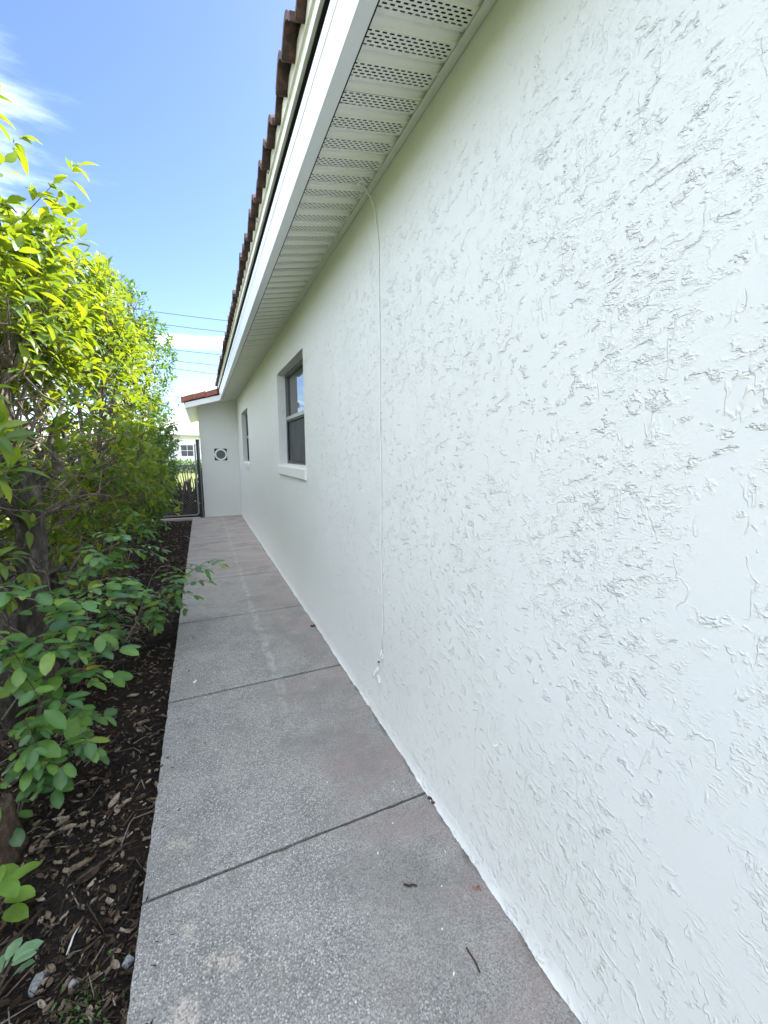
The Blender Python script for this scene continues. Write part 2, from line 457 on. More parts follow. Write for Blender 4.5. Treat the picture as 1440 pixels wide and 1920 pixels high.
def glass_mat():
    m, t, bs = new_mat('window_glass')
    bs.inputs['Base Color'].default_value = (0.02, 0.024, 0.026, 1)
    bs.inputs['Roughness'].default_value = 0.03
    bs.inputs['IOR'].default_value = 2.1
    bs.inputs['Specular IOR Level'].default_value = 0.6
    bump(t, bs, t.noise(geopos(t), 3, 2), 0.0015)
    return m
M_GLASS = glass_mat()

def screen_mat():
    m, t, bs = new_mat('insect_screen')
    p = geopos(t)
    x, y, z = t.sep(p)
    gy = t.math('SINE', t.math('MULTIPLY', y, 2*PI/0.004)); gz = t.math('SINE', t.math('MULTIPLY', z, 2*PI/0.004))
    n = t.noise(t.mapping(p, scale=(1, 1, 0.4)), 9, 4)
    c = t.mix(t.mapr(n, 0.35, 0.7), (0.045, 0.052, 0.06), (0.085, 0.095, 0.105))
    t.link(c, bs.inputs['Base Color']); bs.inputs['Roughness'].default_value = 0.55
    bump(t, bs, t.math('ADD', gy, gz), 0.0005)
    return m
M_SCREEN = screen_mat()

# ------------------------------------------------------------------ ground and path
XW = 0.84           # house wall plane
XL = -0.27          # left edge of the path
obj('ground', mesh('ground', [(-400,-300,-0.13),(400,-300,-0.13),(400,900,-0.13),(-400,900,-0.13)], [(0,1,2,3)], M_LAWN), kind='structure')

def fbm(x, y, seed, oct=4, sc=1.0):
    r = np.random.default_rng(seed); out = 0; a = 1.0
    for o in range(oct):
        for k in range(4):
            th = r.uniform(0, 2*PI); ph = r.uniform(0, 2*PI); f = sc * (2 ** o) * r.uniform(0.7, 1.4)
            out = out + a * 0.25 * np.sin((x*math.cos(th) + y*math.sin(th)) * f + ph)
        a *= 0.55
    return out

def bed_height(x, y):
    base = -0.065 + 0.022 * fbm(x, y, 3, 3, 2.2) + 0.012 * fbm(x, y, 4, 3, 14)
    base = base + 0.035 * np.clip((y - 3.5) / 5.0, 0, 1)
    base = base - 0.022 * np.exp(-((x - XL) / 0.045) ** 2) * np.clip((6 - y) / 3, 0, 1)
    return np.minimum(base, -0.008)

xs = np.concatenate([np.linspace(-4.2, -1.3, 30)[:-1], np.linspace(-1.3, XL + 0.03, 80)])
ys = np.concatenate([np.linspace(-3, 0.8, 24)[:-1], np.linspace(0.8, 4.0, 190)[:-1], np.linspace(4.0, 10.36, 130)])
XX, YY = np.meshgrid(xs, ys)
ZZ = bed_height(XX, YY)
ny, nx = XX.shape
idx = np.arange(ny*nx).reshape(ny, nx)
fc = np.stack([idx[:-1,:-1], idx[:-1,1:], idx[1:,1:], idx[1:,:-1]], -1).reshape(-1, 4).tolist()
obj('mulch_bed', mesh('mulch_bed', np.stack([XX, YY, ZZ], -1).reshape(-1, 3).tolist(), fc, M_SOIL, True), kind='structure')

# path: one slab a piece, real joints between them
path = obj('path', mesh('path', [(XL+0.01,-5,-0.06),(XW-0.004,-5,-0.06),(XW-0.004,10.5,-0.06),(XL+0.01,10.5,-0.06)], [(0,1,2,3)], M_DARK), kind='structure')
joints = [-4.95, -3.6, -2.35, -1.10, 0.14, 1.395, 2.61, 3.87, 5.17, 6.42, 7.68, 8.95, 10.49]
for i in range(len(joints) - 1):
    a, b = joints[i], joints[i+1]
    gw = lambda q: 0.0055 if q < 2 else (0.0095 if q < 5.3 else 0.003)
    g, ga = gw(b), gw(a)
    m = MB()
    nxs, nys = 28, max(6, int((b - a) / 0.03))
    ya, yb2 = a + ga, b - g
    X0, X1 = XL, XW - 0.003
    vs = []
    gx = [X0, X0 + .005] + [X0 + .005 + (X1 - X0 - .005) * k / (nxs - 2) for k in range(1, nxs - 1)]
    gy = [ya, ya + .005] + [ya + .005 + (yb2 - ya - .010) * k / (nys - 3) for k in range(1, nys - 3)] + [yb2 - .005, yb2]
    chipx = [random.uniform(-.0022, .0022) + (random.uniform(.003, .009) if random.random() < .09 else 0) for _ in gy]
    chip0 = [random.uniform(-.0012, .0012) + (random.uniform(.002, .006) if random.random() < .10 else 0) for _ in gx]
    chip1 = [random.uniform(-.0012, .0012) + (random.uniform(.002, .006) if random.random() < .10 else 0) for _ in gx]
    for j, y_ in enumerate(gy):
        for i_, x_ in enumerate(gx):
            edge_ = i_ == 0 or j == 0 or j == len(gy) - 1
            xx, yy = x_, y_
            if i_ <= 1: xx += chipx[j]
            if j <= 1: yy += chip0[i_]
            if j >= len(gy) - 2: yy -= chip1[i_]
            vs.append((xx, yy, -.0042 if edge_ else 0.0))
    nx_, ny_ = len(gx), len(gy)
    fs = [(j*nx_+i_, j*nx_+i_+1, (j+1)*nx_+i_+1, (j+1)*nx_+i_) for j in range(ny_-1) for i_ in range(nx_-1)]
    ring = [i_ for i_ in range(nx_)] + [j*nx_+nx_-1 for j in range(1, ny_)] + [(ny_-1)*nx_+i_ for i_ in range(nx_-2, -1, -1)] + [j*nx_ for j in range(ny_-2, 0, -1)]
    b0 = len(vs)
    for q in ring: vs.append((vs[q][0], vs[q][1], -0.12))
    for k in range(len(ring)):
        k2 = (k + 1) % len(ring); fs.append((ring[k2], ring[k], b0 + k, b0 + k2))
    m.add(vs, fs)
    obj('concrete_slab', m.mesh('concrete_slab', M_CONC), path)
th = MB(); th.box(-1.6, -0.012, 10.40, 10.62, -0.1, -0.004)
obj('concrete_threshold', th.mesh('concrete_threshold', M_CONC), path)
fs_ = MB(); fs_.box(-3.2, -0.02, 10.62, 12.2, -0.12, -0.03)
obj('bare_soil', fs_.mesh('bare_soil', M_SOIL), kind='structure')

# ------------------------------------------------------------------ house
house = thing('house', 'long white stucco house wall with brown tiled eave and perforated soffit beside the path', 'house', (XW, 5.0, 0))
Y0, Y1 = -2.6, 10.5
ZT = 2.78                                   # soffit meets the wall
SL = 0.2                                    # eave slope
def zsof(x): return ZT - SL * (XW - x)
W1 = dict(y0=3.57, y1=4.87, z0=1.375, z1=2.395)
W2 = dict(y0=8.17, y1=9.40, z0=1.33, z1=2.36)
REV = 0.09
# wall sheet: fine grid in y at the foot for a hand-brushed irregular lower edge
m = MB()
def wq(y0, y1, z0, z1): m.quad((XW, y1, z0), (XW, y0, z0), (XW, y0, z1), (XW, y1, z1))
yb = [Y0, W1['y0'], W1['y1'], W2['y0'], W2['y1'], Y1]
ZF = 0.05
for i in range(5):
    if i in (1, 3):
        W = W1 if i == 1 else W2
        wq(yb[i], yb[i+1], ZF, W['z0']); wq(yb[i], yb[i+1], W['z1'], 3.3)
        a, b, z0, z1 = W['y0'], W['y1'], W['z0'], W['z1']
        xr = XW + REV + 0.06
        m.quad((XW,a,z0),(xr,a,z0),(xr,a,z1),(XW,a,z1)); m.quad((XW,b,z1),(xr,b,z1),(xr,b,z0),(XW,b,z0))
        m.quad((XW,a,z1),(xr,a,z1),(xr,b,z1),(XW,b,z1)); m.quad((XW,b,z0),(xr,b,z0),(xr,a,z0),(XW,a,z0))
    else:
        wq(yb[i], yb[i+1], ZF, 3.3)
obj('wall', m.mesh('wall', M_STUCCO), house)
# brushed paint skirt at the foot, spilling a few millimetres on to the slab
ysk = np.concatenate([np.arange(Y0, 0.3, 0.03), np.arange(0.3, 3.0, 0.006), np.arange(3.0, Y1, 0.02), [Y1]])
jag = 0.006 + 0.005 * fbm(ysk, ysk*0, 11, 5, 22) + 0.003 * fbm(ysk, ysk*0, 12, 3, 160) + 0.004 * fbm(ysk, ysk*0, 13, 2, 4)
jag = np.clip(jag, 0.0005, 0.03)
rows = [np.stack([np.full_like(ysk, XW - 0.0005), ysk, np.full_like(ysk, ZF + 0.012)], -1),
        np.stack([XW - 0.003 - 0.12*jag, ysk, np.full_like(ysk, 0.030)], -1),
        np.stack([XW - 0.004 - 0.5*jag, ysk, np.full_like(ysk, 0.011)], -1),
        np.stack([XW - 0.006 - jag, ysk, np.full_like(ysk, 0.0022)], -1)]
V = np.concatenate(rows); n = len(ysk)
F = [(r*n+k+1, r*n+k, (r+1)*n+k, (r+1)*n+k+1) for r in range(3) for k in range(n-1)]
obj('wall_foot', mesh('wall_foot', V.tolist(), F, M_STUCCO, True), house)

# the projecting end wall
XE = 0.0
m = MB()
m.quad((XE, Y1, -0.1), (XW, Y1, -0.1), (XW, Y1, 2.80), (XE, Y1, 2.60))
m.quad((XE, 15, -0.1), (XE, Y1, -0.1), (XE, Y1, 2.60), (XE, 15, 2.60))
obj('end_wall', m.mesh('end_wall', M_STUCCO_FAR), house)
m = MB(); m.box(-0.018, 0.02, Y1 - 0.02, Y1 + 0.06, 1.86, 2.62); m.box(-0.024, 0.026, Y1 - 0.026, Y1 + 0.066, 2.40, 2.44)
obj('corner_trim', m.mesh('corner_trim', M_CREAM), house)
# closed body so that no light leaks in from behind
m = MB()
m.quad((XW+.2, Y0, -.1), (12, Y0, -.1), (12, Y0, 3.2), (XW+.2, Y0, 3.2)); m.quad((XW, Y0, -.1), (XW+.2, Y0, -.1), (XW+.2, Y0, 3.3), (XW, Y0, 3.3))
m.quad((12, Y0, -.1), (12, 15, -.1), (12, 15, 2.9), (12, Y0, 2.9)); m.quad((XE, 15, -.1), (12, 15, -.1), (12, 15, 3.0), (XE, 15, 3.0))
obj('rear_wall', m.mesh('rear_wall', M_STUCCO_FAR), house)

# windows
def window(W, near):
    y0, y1, z0, z1 = W['y0'], W['y1'], W['z0'], W['z1']
    xf = XW + REV
    zm = z0 + (z1 - z0) * 0.515
    f = MB(); fw = 0.032
    f.box(xf, xf+.05, y0, y0+fw, z0, z1); f.box(xf, xf+.05, y1-fw, y1, z0, z1)
    f.box(xf, xf+.05, y0+fw, y1-fw, z1-fw, z1); f.box(xf, xf+.05, y0+fw, y1-fw, z0, z0+.024)
    fr = obj('window', f.mesh('window_frame', M_FRAME), house)
    r = MB(); r.box(xf-.004, xf+.03, y0+fw, y1-fw, zm-.018, zm+.018)
    obj('meeting_rail', r.mesh('meeting_rail', M_RAIL), fr)
    s = MB()                                                       # lower sash frame
    a, b, c, d = y0+fw, y1-fw, z0+.024, zm-.018
    s.box(xf+.006, xf+.03, a, a+.02, c, d); s.box(xf+.006, xf+.03, b-.02, b, c, d)
    s.box(xf+.006, xf+.03, a+.02, b-.02, d-.02, d); s.box(xf+.006, xf+.03, a+.02, b-.02, c, c+.026)
    obj('screen_frame', s.mesh('screen_frame', M_BLACK), fr)
    g = MB(); g.quad((xf+.022, b-.02, c+.026), (xf+.022, a+.02, c+.026), (xf+.022, a+.02, d-.02), (xf+.022, b-.02, d-.02))
    obj('insect_screen', g.mesh('insect_screen', M_SCREEN), fr)
    g = MB(); g.quad((xf+.026, b, zm+.018), (xf+.026, a, zm+.018), (xf+.026, a, z1-fw), (xf+.026, b, z1-fw))
    obj('pane', g.mesh('pane', M_GLASS), fr)
    # thick stucco sill
    p = 0.022; e = 0.035
    sl = prism_y([(xf+.0, z0+.012), (XW-p+.006, z0-.006), (XW-p, z0-.014), (XW-p, z0-.10), (XW-p+.006, z0-.106), (XW-.001, z0-.108), (XW+.0, z0-.05), (xf, z0-.02)], y0-e, y1+e)
    obj('sill', fix_normals(sl.mesh('sill', M_STUCCO_FAR)), fr)
window(W1, True); window(W2, False)

# decorative vent block on the end wall
def vent():
    cx, cz, h = 0.430, 1.485, 0.150
    yv = Y1 - 0.018
    o = MB()
    fw = 0.009
    for (a, b, c, d) in ((-h, h, h-fw, h), (-h, h, -h, -h+fw), (-h, -h+fw, -h+fw, h-fw), (h-fw, h, -h+fw, h-fw)):
        o.box(cx+a, cx+b, yv, Y1+.005, cz+c, cz+d)
    vb = obj('vent_block', o.mesh('vent_block', M_FASCIA), house)
    b = MB(); b.quad((cx-h+.002, Y1-.003, cz-h+.002), (cx+h-.002, Y1-.003, cz-h+.002), (cx+h-.002, Y1-.003, cz+h-.002), (cx-h+.002, Y1-.003, cz+h-.002))
    obj('vent_recess', b.mesh('vent_recess', M_DARK), vb)
    r = MB(); N = 40; ro, ri = h - fw - 0.001, h - fw - 0.040
    vs = []; fs = []
    for k in range(N):
        a = 2*PI*k/N
        for rr, yy in ((ro, Y1-.004), (ro, yv), (ri, yv), (ri, Y1-.004)):
            vs.append((cx + rr*math.cos(a), yy, cz + rr*math.sin(a)))
    for k in range(N):
        j = (k+1) % N
        for q in range(3): fs.append((4*k+q, 4*k+q+1, 4*j+q+1, 4*j+q))
    r.add(vs, fs)
    obj('vent_ring', fix_normals(r.mesh('vent_ring', M_FASCIA)), vb)
    d = MB(); d.add([(cx + ri*1.01*math.cos(2*PI*k/N), Y1-.007, cz + ri*1.01*math.sin(2*PI*k/N)) for k in range(N)], [tuple(range(N))])
    obj('vent_mesh', d.mesh('vent_mesh', M_VENT_IN), vb)
vent()

# eave: soffit panels with real slots
XI, XO = 0.815, 0.497
PITCH = 0.112
def soffit_panel_mesh():
    m = MB()
    def z(x, d=0.0): return zsof(x) + d
    def strip(ya, yb, da=0.0, db=0.0, xa=XO-.02, xb=XI+.02):
        m.quad((xa, ya, z(xa, da)), (xa, yb, z(xa, db)), (xb, yb, z(xb, db)), (xb, ya, z(xb, ya and da)))
    rows, sh, gap, y = 5, 0.0052, 0.0060, 0.004
    strip(0, y)
    for r in range(rows):
        ya, yb_ = y, y + sh
        x = XO + 0.012 + (0.012 if r % 2 else 0.0)
        edges = [XO-.02]
        while x + 0.0145 < XI - 0.004:
            edges += [x, x + 0.0145]; x += 0.024
        edges.append(XI+.02)
        for k in range(0, len(edges) - 1, 2): strip(ya, yb_, 0, 0, edges[k], edges[k+1])
        y = yb_
        if r < rows - 1: strip(y, y + gap); y += gap
    strip(y, y + 0.004); y += 0.004
    strip(y, y + 0.002, 0, 0.008); y += 0.002
    ym = y + (PITCH - y) * 0.46
    strip(y, ym - 0.006, 0.008, 0.008); strip(ym - 0.006, ym, 0.008, 0.017); strip(ym, ym + 0.006, 0.017, 0.008)
    strip(ym + 0.006, PITCH - 0.003, 0.008, 0.008); strip(PITCH - 0.003, PITCH, 0.008, 0.0)
    return m.mesh('soffit_panel', M_SOFFIT)
sp_me = soffit_panel_mesh()
k0 = 1.247 - PITCH * 34
for i in range(124):
    y = k0 + i * PITCH
    if y < Y0 or y + PITCH > Y1: continue
    o = obj('soffit_panel', sp_me); o.location = (random.uniform(-.003, .003), y + random.uniform(-.0008, .0008), random.uniform(-.0012, .0008)); attach(o, house)
# solid sheet below the projecting end and a dark void above the panels
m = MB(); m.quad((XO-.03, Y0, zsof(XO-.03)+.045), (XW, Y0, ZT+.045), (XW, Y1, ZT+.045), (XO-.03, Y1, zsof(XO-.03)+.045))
obj('soffit_backing', m.mesh('soffit_backing', M_DARK), house)
tr = prism_y([(XW-.034, zsof(XW-.034)-.008), (XW-.002, ZT-.010), (XW-.001, ZT+.03), (XW-.012, ZT+.03), (XW-.012, ZT+.004), (XW-.034, zsof(XW-.034)-.004)], Y0, Y1)
obj('soffit_trim', fix_normals(tr.mesh('soffit_trim', M_TRIM)), house)

XF = 0.452                                                        # outer face of the fascia
YR = 10.0                                                         # face of the rake on the projecting end
zb = zsof(XF) - 0.012
YF1 = YR + 0.0
# fascia lengths butt at visible seams
cuts = [Y0, 2.52, 6.2, YF1]
for a, b in zip(cuts[:-1], cuts[1:]):
    pr = prism_y([(XF, zb), (XF+.056, zsof(XF+.056)-.003), (XF+.056, zsof(XF+.056)+.003), (XF+.006, zb+.006), (XF+.006, zb+.205), (XF-.003, zb+.205), (XF-.003, zb+.150), (XF, zb+.147)], a + 0.0008, b - 0.0008)
    obj('fascia', fix_normals(pr.mesh('fascia', M_FASCIA)), house)
bk = prism_y([(XF+.03, zb+.02), (XF+.06, zb+.02), (XF+.06, zb+.40), (XF+.03, zb+.40)], Y0, YF1)
obj('fascia_backing', fix_normals(bk.mesh('fascia_backing', M_DARK)), house)
ub = prism_y([(XF-.020, zb+.245), (XF+.03, zb+.245), (XF+.03, zb+.370), (XF-.026, zb+.370), (XF-.026, zb+.306), (XF-.011, zb+.302), (XF-.011, zb+.292), (XF-.020, zb+.288)], Y0, YF1 + .02)
gp = prism_y([(XF-.007, zb+.239), (XF+.029, zb+.239), (XF+.029, zb+.2445), (XF-.007, zb+.2445)], Y0, YF1)  # solid black strip standing in for the shadow line under the drip board
obj('gap_shadow_strip', fix_normals(gp.mesh('gap_shadow_strip', M_DARK)), house)
obj('drip_board', fix_normals(ub.mesh('drip_board', M_CREAM)), house)

nail_me = MB(); nail_me.tube([(0, 0, 0), (-.004, 0, 0)], .0055, 8); nail_me = nail_me.mesh('nail_head', M_DARK)
for k in range(17):
    o = obj('nail_head', nail_me); o.location = (XF-.0255, 0.9 + k*0.53 + random.uniform(-.05, .05), zb+.325 + random.uniform(-.006, .006)); attach(o, house)
# eave tiles: one roll a piece
TP = 0.163
def tile_mesh(mat, wdt=TP, length=0.45, h=0.072, th=0.030, x0=0.0, zbase=0.0, name='roof_tile'):
    N = 10; m = MB(); vs = []
    for e, xx in enumerate((x0, x0 + length)):
        for k in range(N + 1):
            s = k / N
            prof = h * (0.5 - 0.5 * math.cos(2*PI*s)) ** 0.75
            zo = zbase + prof + (xx - x0) * SL
            vs.append((xx, s * wdt * 1.0, zo)); vs.append((xx, s * wdt, zo - th))
    n2 = 2 * (N + 1); fs = []
    for k in range(N):
        a = 2*k
        fs.append((a, a+2, a+3, a+1))
        fs.append((a, n2+a, n2+a+2, a+2)); fs.append((a+1, a+3, n2+a+3, n2+a+1))
    fs.append((0, 1, n2+1, n2)); fs.append((2*N, n2+2*N, n2+2*N+1, 2*N+1))
    m.add(vs, fs)
    return fix_normals(m.mesh(name, mat))
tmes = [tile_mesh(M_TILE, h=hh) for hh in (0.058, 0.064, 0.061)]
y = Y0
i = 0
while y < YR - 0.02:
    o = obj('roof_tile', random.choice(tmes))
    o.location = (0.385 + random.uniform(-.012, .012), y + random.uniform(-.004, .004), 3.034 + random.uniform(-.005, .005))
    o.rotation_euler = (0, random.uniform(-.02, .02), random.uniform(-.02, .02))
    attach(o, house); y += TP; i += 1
m = MB()
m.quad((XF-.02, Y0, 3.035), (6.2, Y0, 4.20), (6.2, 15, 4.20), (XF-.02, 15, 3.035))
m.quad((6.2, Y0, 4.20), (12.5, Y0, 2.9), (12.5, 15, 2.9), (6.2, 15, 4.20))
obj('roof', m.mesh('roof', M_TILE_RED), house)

# rake of the lower roof over the projecting end
XR = -0.262
ES = 0.285
def ez(x, d=0.0): return zb + d - ES * (XF - x)
YB = 15.0
def slab(d0, d1, y0, y1, xa, xb):
    m = MB()
    m.add([(xa,y0,ez(xa,d0)),(xb,y0,ez(xb,d0)),(xb,y1,ez(xb,d0)),(xa,y1,ez(xa,d0)),(xa,y0,ez(xa,d1)),(xb,y0,ez(xb,d1)),(xb,y1,ez(xb,d1)),(xa,y1,ez(xa,d1))],
          [(0,3,2,1),(4,5,6,7),(0,1,5,4),(1,2,6,5),(2,3,7,6),(3,0,4,7)])
    return m
obj('rake_fascia', slab(0.0, 0.115, YR, YR+.03, XR, XF+.004).mesh('rake_fascia', M_FASCIA), house)
obj('eave_fascia', slab(0.0, 0.115, YR+.032, YB, XR, XR+.03).mesh('eave_fascia', M_FASCIA), house)
obj('end_soffit', slab(0.012, 0.02, YR+.032, YB, XR+.032, 0.9).mesh('end_soffit', M_CREAM), house)
obj('end_roof_deck', slab(0.118, 0.14, YR-.01, YB, XR-.02, XF+.03).mesh('end_roof_deck', M_DARK), house)
# flat red rake tiles laid along the slope
for k, (a, b) in enumerate(((-0.330, -0.085), (-0.092, 0.165), (0.158, 0.405))):
    t_ = MB()
    lift = 0.006 * (k % 2)
    d0, d1 = 0.143 + lift, 0.255 + lift
    t_.add([(a,YR-.03,ez(a,d0-.01)),(b,YR-.03,ez(b,d0+.004)),(b,YR+.16,ez(b,d0+.004)),(a,YR+.16,ez(a,d0-.01)),
            (a,YR-.03,ez(a,d1-.015)),(b,YR-.03,ez(b,d1)),(b,YR+.10,ez(b,d1+.02)),(a,YR+.10,ez(a,d1+.005))],
           [(0,3,2,1),(4,5,6,7),(0,1,5,4),(1,2,6,5),(2,3,7,6),(3,0,4,7)])
    obj('rake_tile', t_.mesh('rake_tile', M_TILE_RED), house)

# ------------------------------------------------------------------ cable on the wall
cable = thing('cable', 'thin white cable hanging from the soffit down the near white wall to a painted clamp', 'cable', (XW, 1.93, 0.3))
m = MB()
pts = [(0.762, 1.967, 2.80), (0.768, 1.966, 2.765), (0.79, 1.968, 2.74), (0.815, 1.966, 2.705), (0.829, 1.957, 2.65), (0.834, 1.940, 2.57)]
for k in range(26):
    z = 2.50 - k * (2.50 - 0.45) / 25
    pts.append((0.8345 + 0.0012*math.sin(k*1.7), 1.925 - (2.50 - z) * 0.021 + 0.004*math.sin(k*0.8), z))
m.tube(pts, 0.0034, 6)
obj('wire', m.mesh('wire', M_CABLE, True), cable)
m = MB()
N = 24; vs = []; fs = []
c0 = Vector((0.764, 1.967, zsof(0.764)))
for k in range(N):
    a = 2*PI*k/N
    for rr, dz_ in ((0.026, -.001), (0.024, -.005), (0.012, -.005), (0.010, .004)):
        x_ = c0.x + rr*math.cos(a); vs.append((x_, c0.y + rr*math.sin(a), zsof(x_) + dz_))
for k in range(N):
    j = (k+1) % N
    for q in range(3): fs.append((4*k+q, 4*k+q+1, 4*j+q+1, 4*j+q))
m.add(vs, fs)
obj('grommet', fix_normals(m.mesh('grommet', M_TRIM)), cable)
m = MB()                                                         # loop and painted clamp at the loose end
m.tube([(0.832,1.885,0.45),(0.826,1.886,0.42),(0.822,1.905,0.385),(0.822,1.93,0.36),(0.826,1.945,0.33),(0.824,1.935,0.30),(0.822,1.915,0.305),(0.824,1.92,0.335)], 0.0042, 6)
m.tube([(0.838,1.955,0.30),(0.818,1.952,0.285),(0.814,1.958,0.262),(0.824,1.966,0.245),(0.838,1.962,0.235)], 0.006, 6)
obj('cable_end', m.mesh('cable_end', M_CABLE, True), cable)
m = MB(); m.box(0.828, 0.8405, 1.925, 1.965, 0.232, 0.268); m.box(0.83, 0.8405, 1.885, 1.91, 0.395, 0.42)
obj('clamp', m.mesh('clamp', M_STUCCO_FAR), cable)
m = MB(); m.tube([(0.8405, 1.937, 0.352), (0.832, 1.937, 0.352)], 0.005, 8); m.tube([(0.8405, 1.906, 0.398), (0.831, 1.906, 0.398)], 0.004, 8)
obj('screw', m.mesh('screw', M_BLACK), cable)
# a loose nail head standing out of the wall
m = MB(); m.tube([(0.842, 0.955, 0.545), (0.826, 0.957, 0.543)], 0.0025, 6); m.tube([(0.827, 0.957, 0.543), (0.8245, 0.957, 0.543)], 0.006, 8)
obj('nail', m.mesh('nail', M_TRIM), None, None, 'small painted nail sticking out of the lower white wall near the camera', 'nail')

# ------------------------------------------------------------------ gate, post, brush behind it
gate = thing('gate', 'low chain link gate with rounded galvanised tube frame at the end of the path', 'gate', (-0.4, 10.42, 0))
yg = 10.40
m = MB()
xr, xl, zt, z0 = -0.125, -0.98, 1.235, 0.075
def corner(cx, cz, r, a0, a1, n=6): return [(cx + r*math.cos(a0 + (a1-a0)*k/n), yg, cz + r*math.sin(a0 + (a1-a0)*k/n)) for k in range(n+1)]
rc = 0.07
loop = corner(xr-rc, z0+rc, rc, -PI/2, 0) + [(xr, yg, 1.72)]
m.tube([(xl, yg, z0)] + loop, 0.016, 8)
m.tube([(xl, yg, zt), (xr, yg, zt)], 0.016, 8)
m.tube([(xl, yg, z0), (xl, yg, zt+.06)], 0.02, 8)
obj('gate_frame', m.mesh('gate_frame', M_GALV, True), gate)
m = MB(); st = 0.062; H = zt - z0
x = xl - H
while x < xr:
    for sgn in (1, -1):
        xa, xb = (x, x + H) if sgn > 0 else (x + H, x)
        za, zb_ = z0, zt
        pts = []
        for q in range(2):
            pass
        # clip the wire to the frame
        tA, tB = 0.0, 1.0
        ddx = xb - xa
        for lim, s in ((xl, 1), (xr, -1)):
            if ddx * s > 0: tA = max(tA, (lim - xa) / ddx)
            else: tB = min(tB, (lim - xa) / ddx)
        if tB - tA > 0.02:
            m.tube([(xa + ddx*tA, yg + .004*sgn, za + (zb_-za)*tA), (xa + ddx*tB, yg + .004*sgn, za + (zb_-za)*tB)], 0.0016, 3, False)
    x += st
o = obj('chain_mesh', m.mesh('chain_mesh', M_GALV), gate); o['kind'] = 'stuff'
for zz_ in (0.35, 1.05):
    m = MB(); m.tube([(xr, yg, zz_-.03), (xr, yg, zz_+.03)], 0.024, 8); m.box(xr, -0.085, yg-.01, yg+.01, zz_-.012, zz_+.012)
    obj('hinge', m.mesh('hinge', M_GALV), gate)
post = thing('gate_post', 'tall black metal gate post standing against the white corner of the end wall', 'post', (-0.06, 10.44, 0))
m = MB(); m.box(-0.098, -0.048, 10.40, 10.455, -0.02, 1.80)
obj('post', m.mesh('post', M_BLACK), post)
m = MB(); m.box(-0.102, -0.020, 10.394, 10.462, 1.802, 1.828)
obj('post_cap', m.mesh('post_cap', M_BLACK), post)
m = MB(); m.box(-0.0465, -0.022, 10.41, 10.45, -0.02, 1.80)
obj('post_channel', m.mesh('post_channel', M_FRAME), post)

brush = thing('brush_pile', 'heap of dark dry fronds and sticks propped up behind the gate', 'brush pile', (-0.3, 11.0, -0.03))
for k in range(170):
    m = MB()
    bx = random.uniform(-0.72, -0.05); by = random.uniform(10.75, 11.3)
    hgt = random.uniform(0.45, 1.18) if bx > -0.45 else random.uniform(0.3, 0.95)
    lean = random.choice((random.uniform(-0.22, 0.22), random.uniform(-.6, .6)))
    pts = []
    for q in range(5):
        s = q / 4
        pts.append((bx + lean*s + random.uniform(-.02, .02), by + 0.25*s*random.uniform(.3, 1) , -0.04 + hgt*s))
    r0 = random.uniform(0.010, 0.034)
    m.tube(pts, [r0, r0*1.1, r0*.9, r0*.8, r0*.5], 6)
    obj('stick', m.mesh('stick', M_WOODDARK, True), brush)

# ------------------------------------------------------------------ leaves
def leaf_geo(L=1.0, W=0.42, fold=0.16, droop=0.18, seg=5, wav=0.0, seed=0, tip=0.85, blunt=False):
    """leaf along +x, up +z; returns verts, faces, midrib weights"""
    r = np.random.default_rng(seed)
    vs, mids = [], []
    for k in range(seg + 1):
        s = k / seg
        if blunt: wd = W/2 * (math.sin(PI * min(s*0.98 + 0.01, 1)) ** 0.55)
        else: wd = W/2 * (math.sin(PI * s ** tip) ** 0.9)
        if k == 0: wd = 0.012
        if k == seg: wd = 0.004
        zc = -droop * s * s + 0.03 * math.sin(PI * s)
        e = fold * wd
        j = wav * r.uniform(-1, 1)
        vs += [(s*L, wd, zc + e + j), (s*L, 0, zc), (s*L, -wd, zc + e - j*.6)]
        mids += [0.0, 1.0, 0.0]
    fs = []
    for k in range(seg):
        a = 3*k
        fs += [(a, a+1, a+4, a+3), (a+1, a+2, a+5, a+4)]
    return np.array(vs), fs, np.array(mids)

def leaf_mesh(name, geo, mat):
    v, f, md = geo
    me = mesh(name, v.tolist(), f, mat, True)
    a = me.attributes.new('mid', 'FLOAT', 'POINT'); a.data.foreach_set('value', md.astype(np.float32))
    a = me.attributes.new('along', 'FLOAT', 'POINT'); a.data.foreach_set('value', v[:, 0].astype(np.float32))
    a = me.attributes.new('across', 'FLOAT', 'POINT'); a.data.foreach_set('value', (1.0 - md).astype(np.float32))
    return me

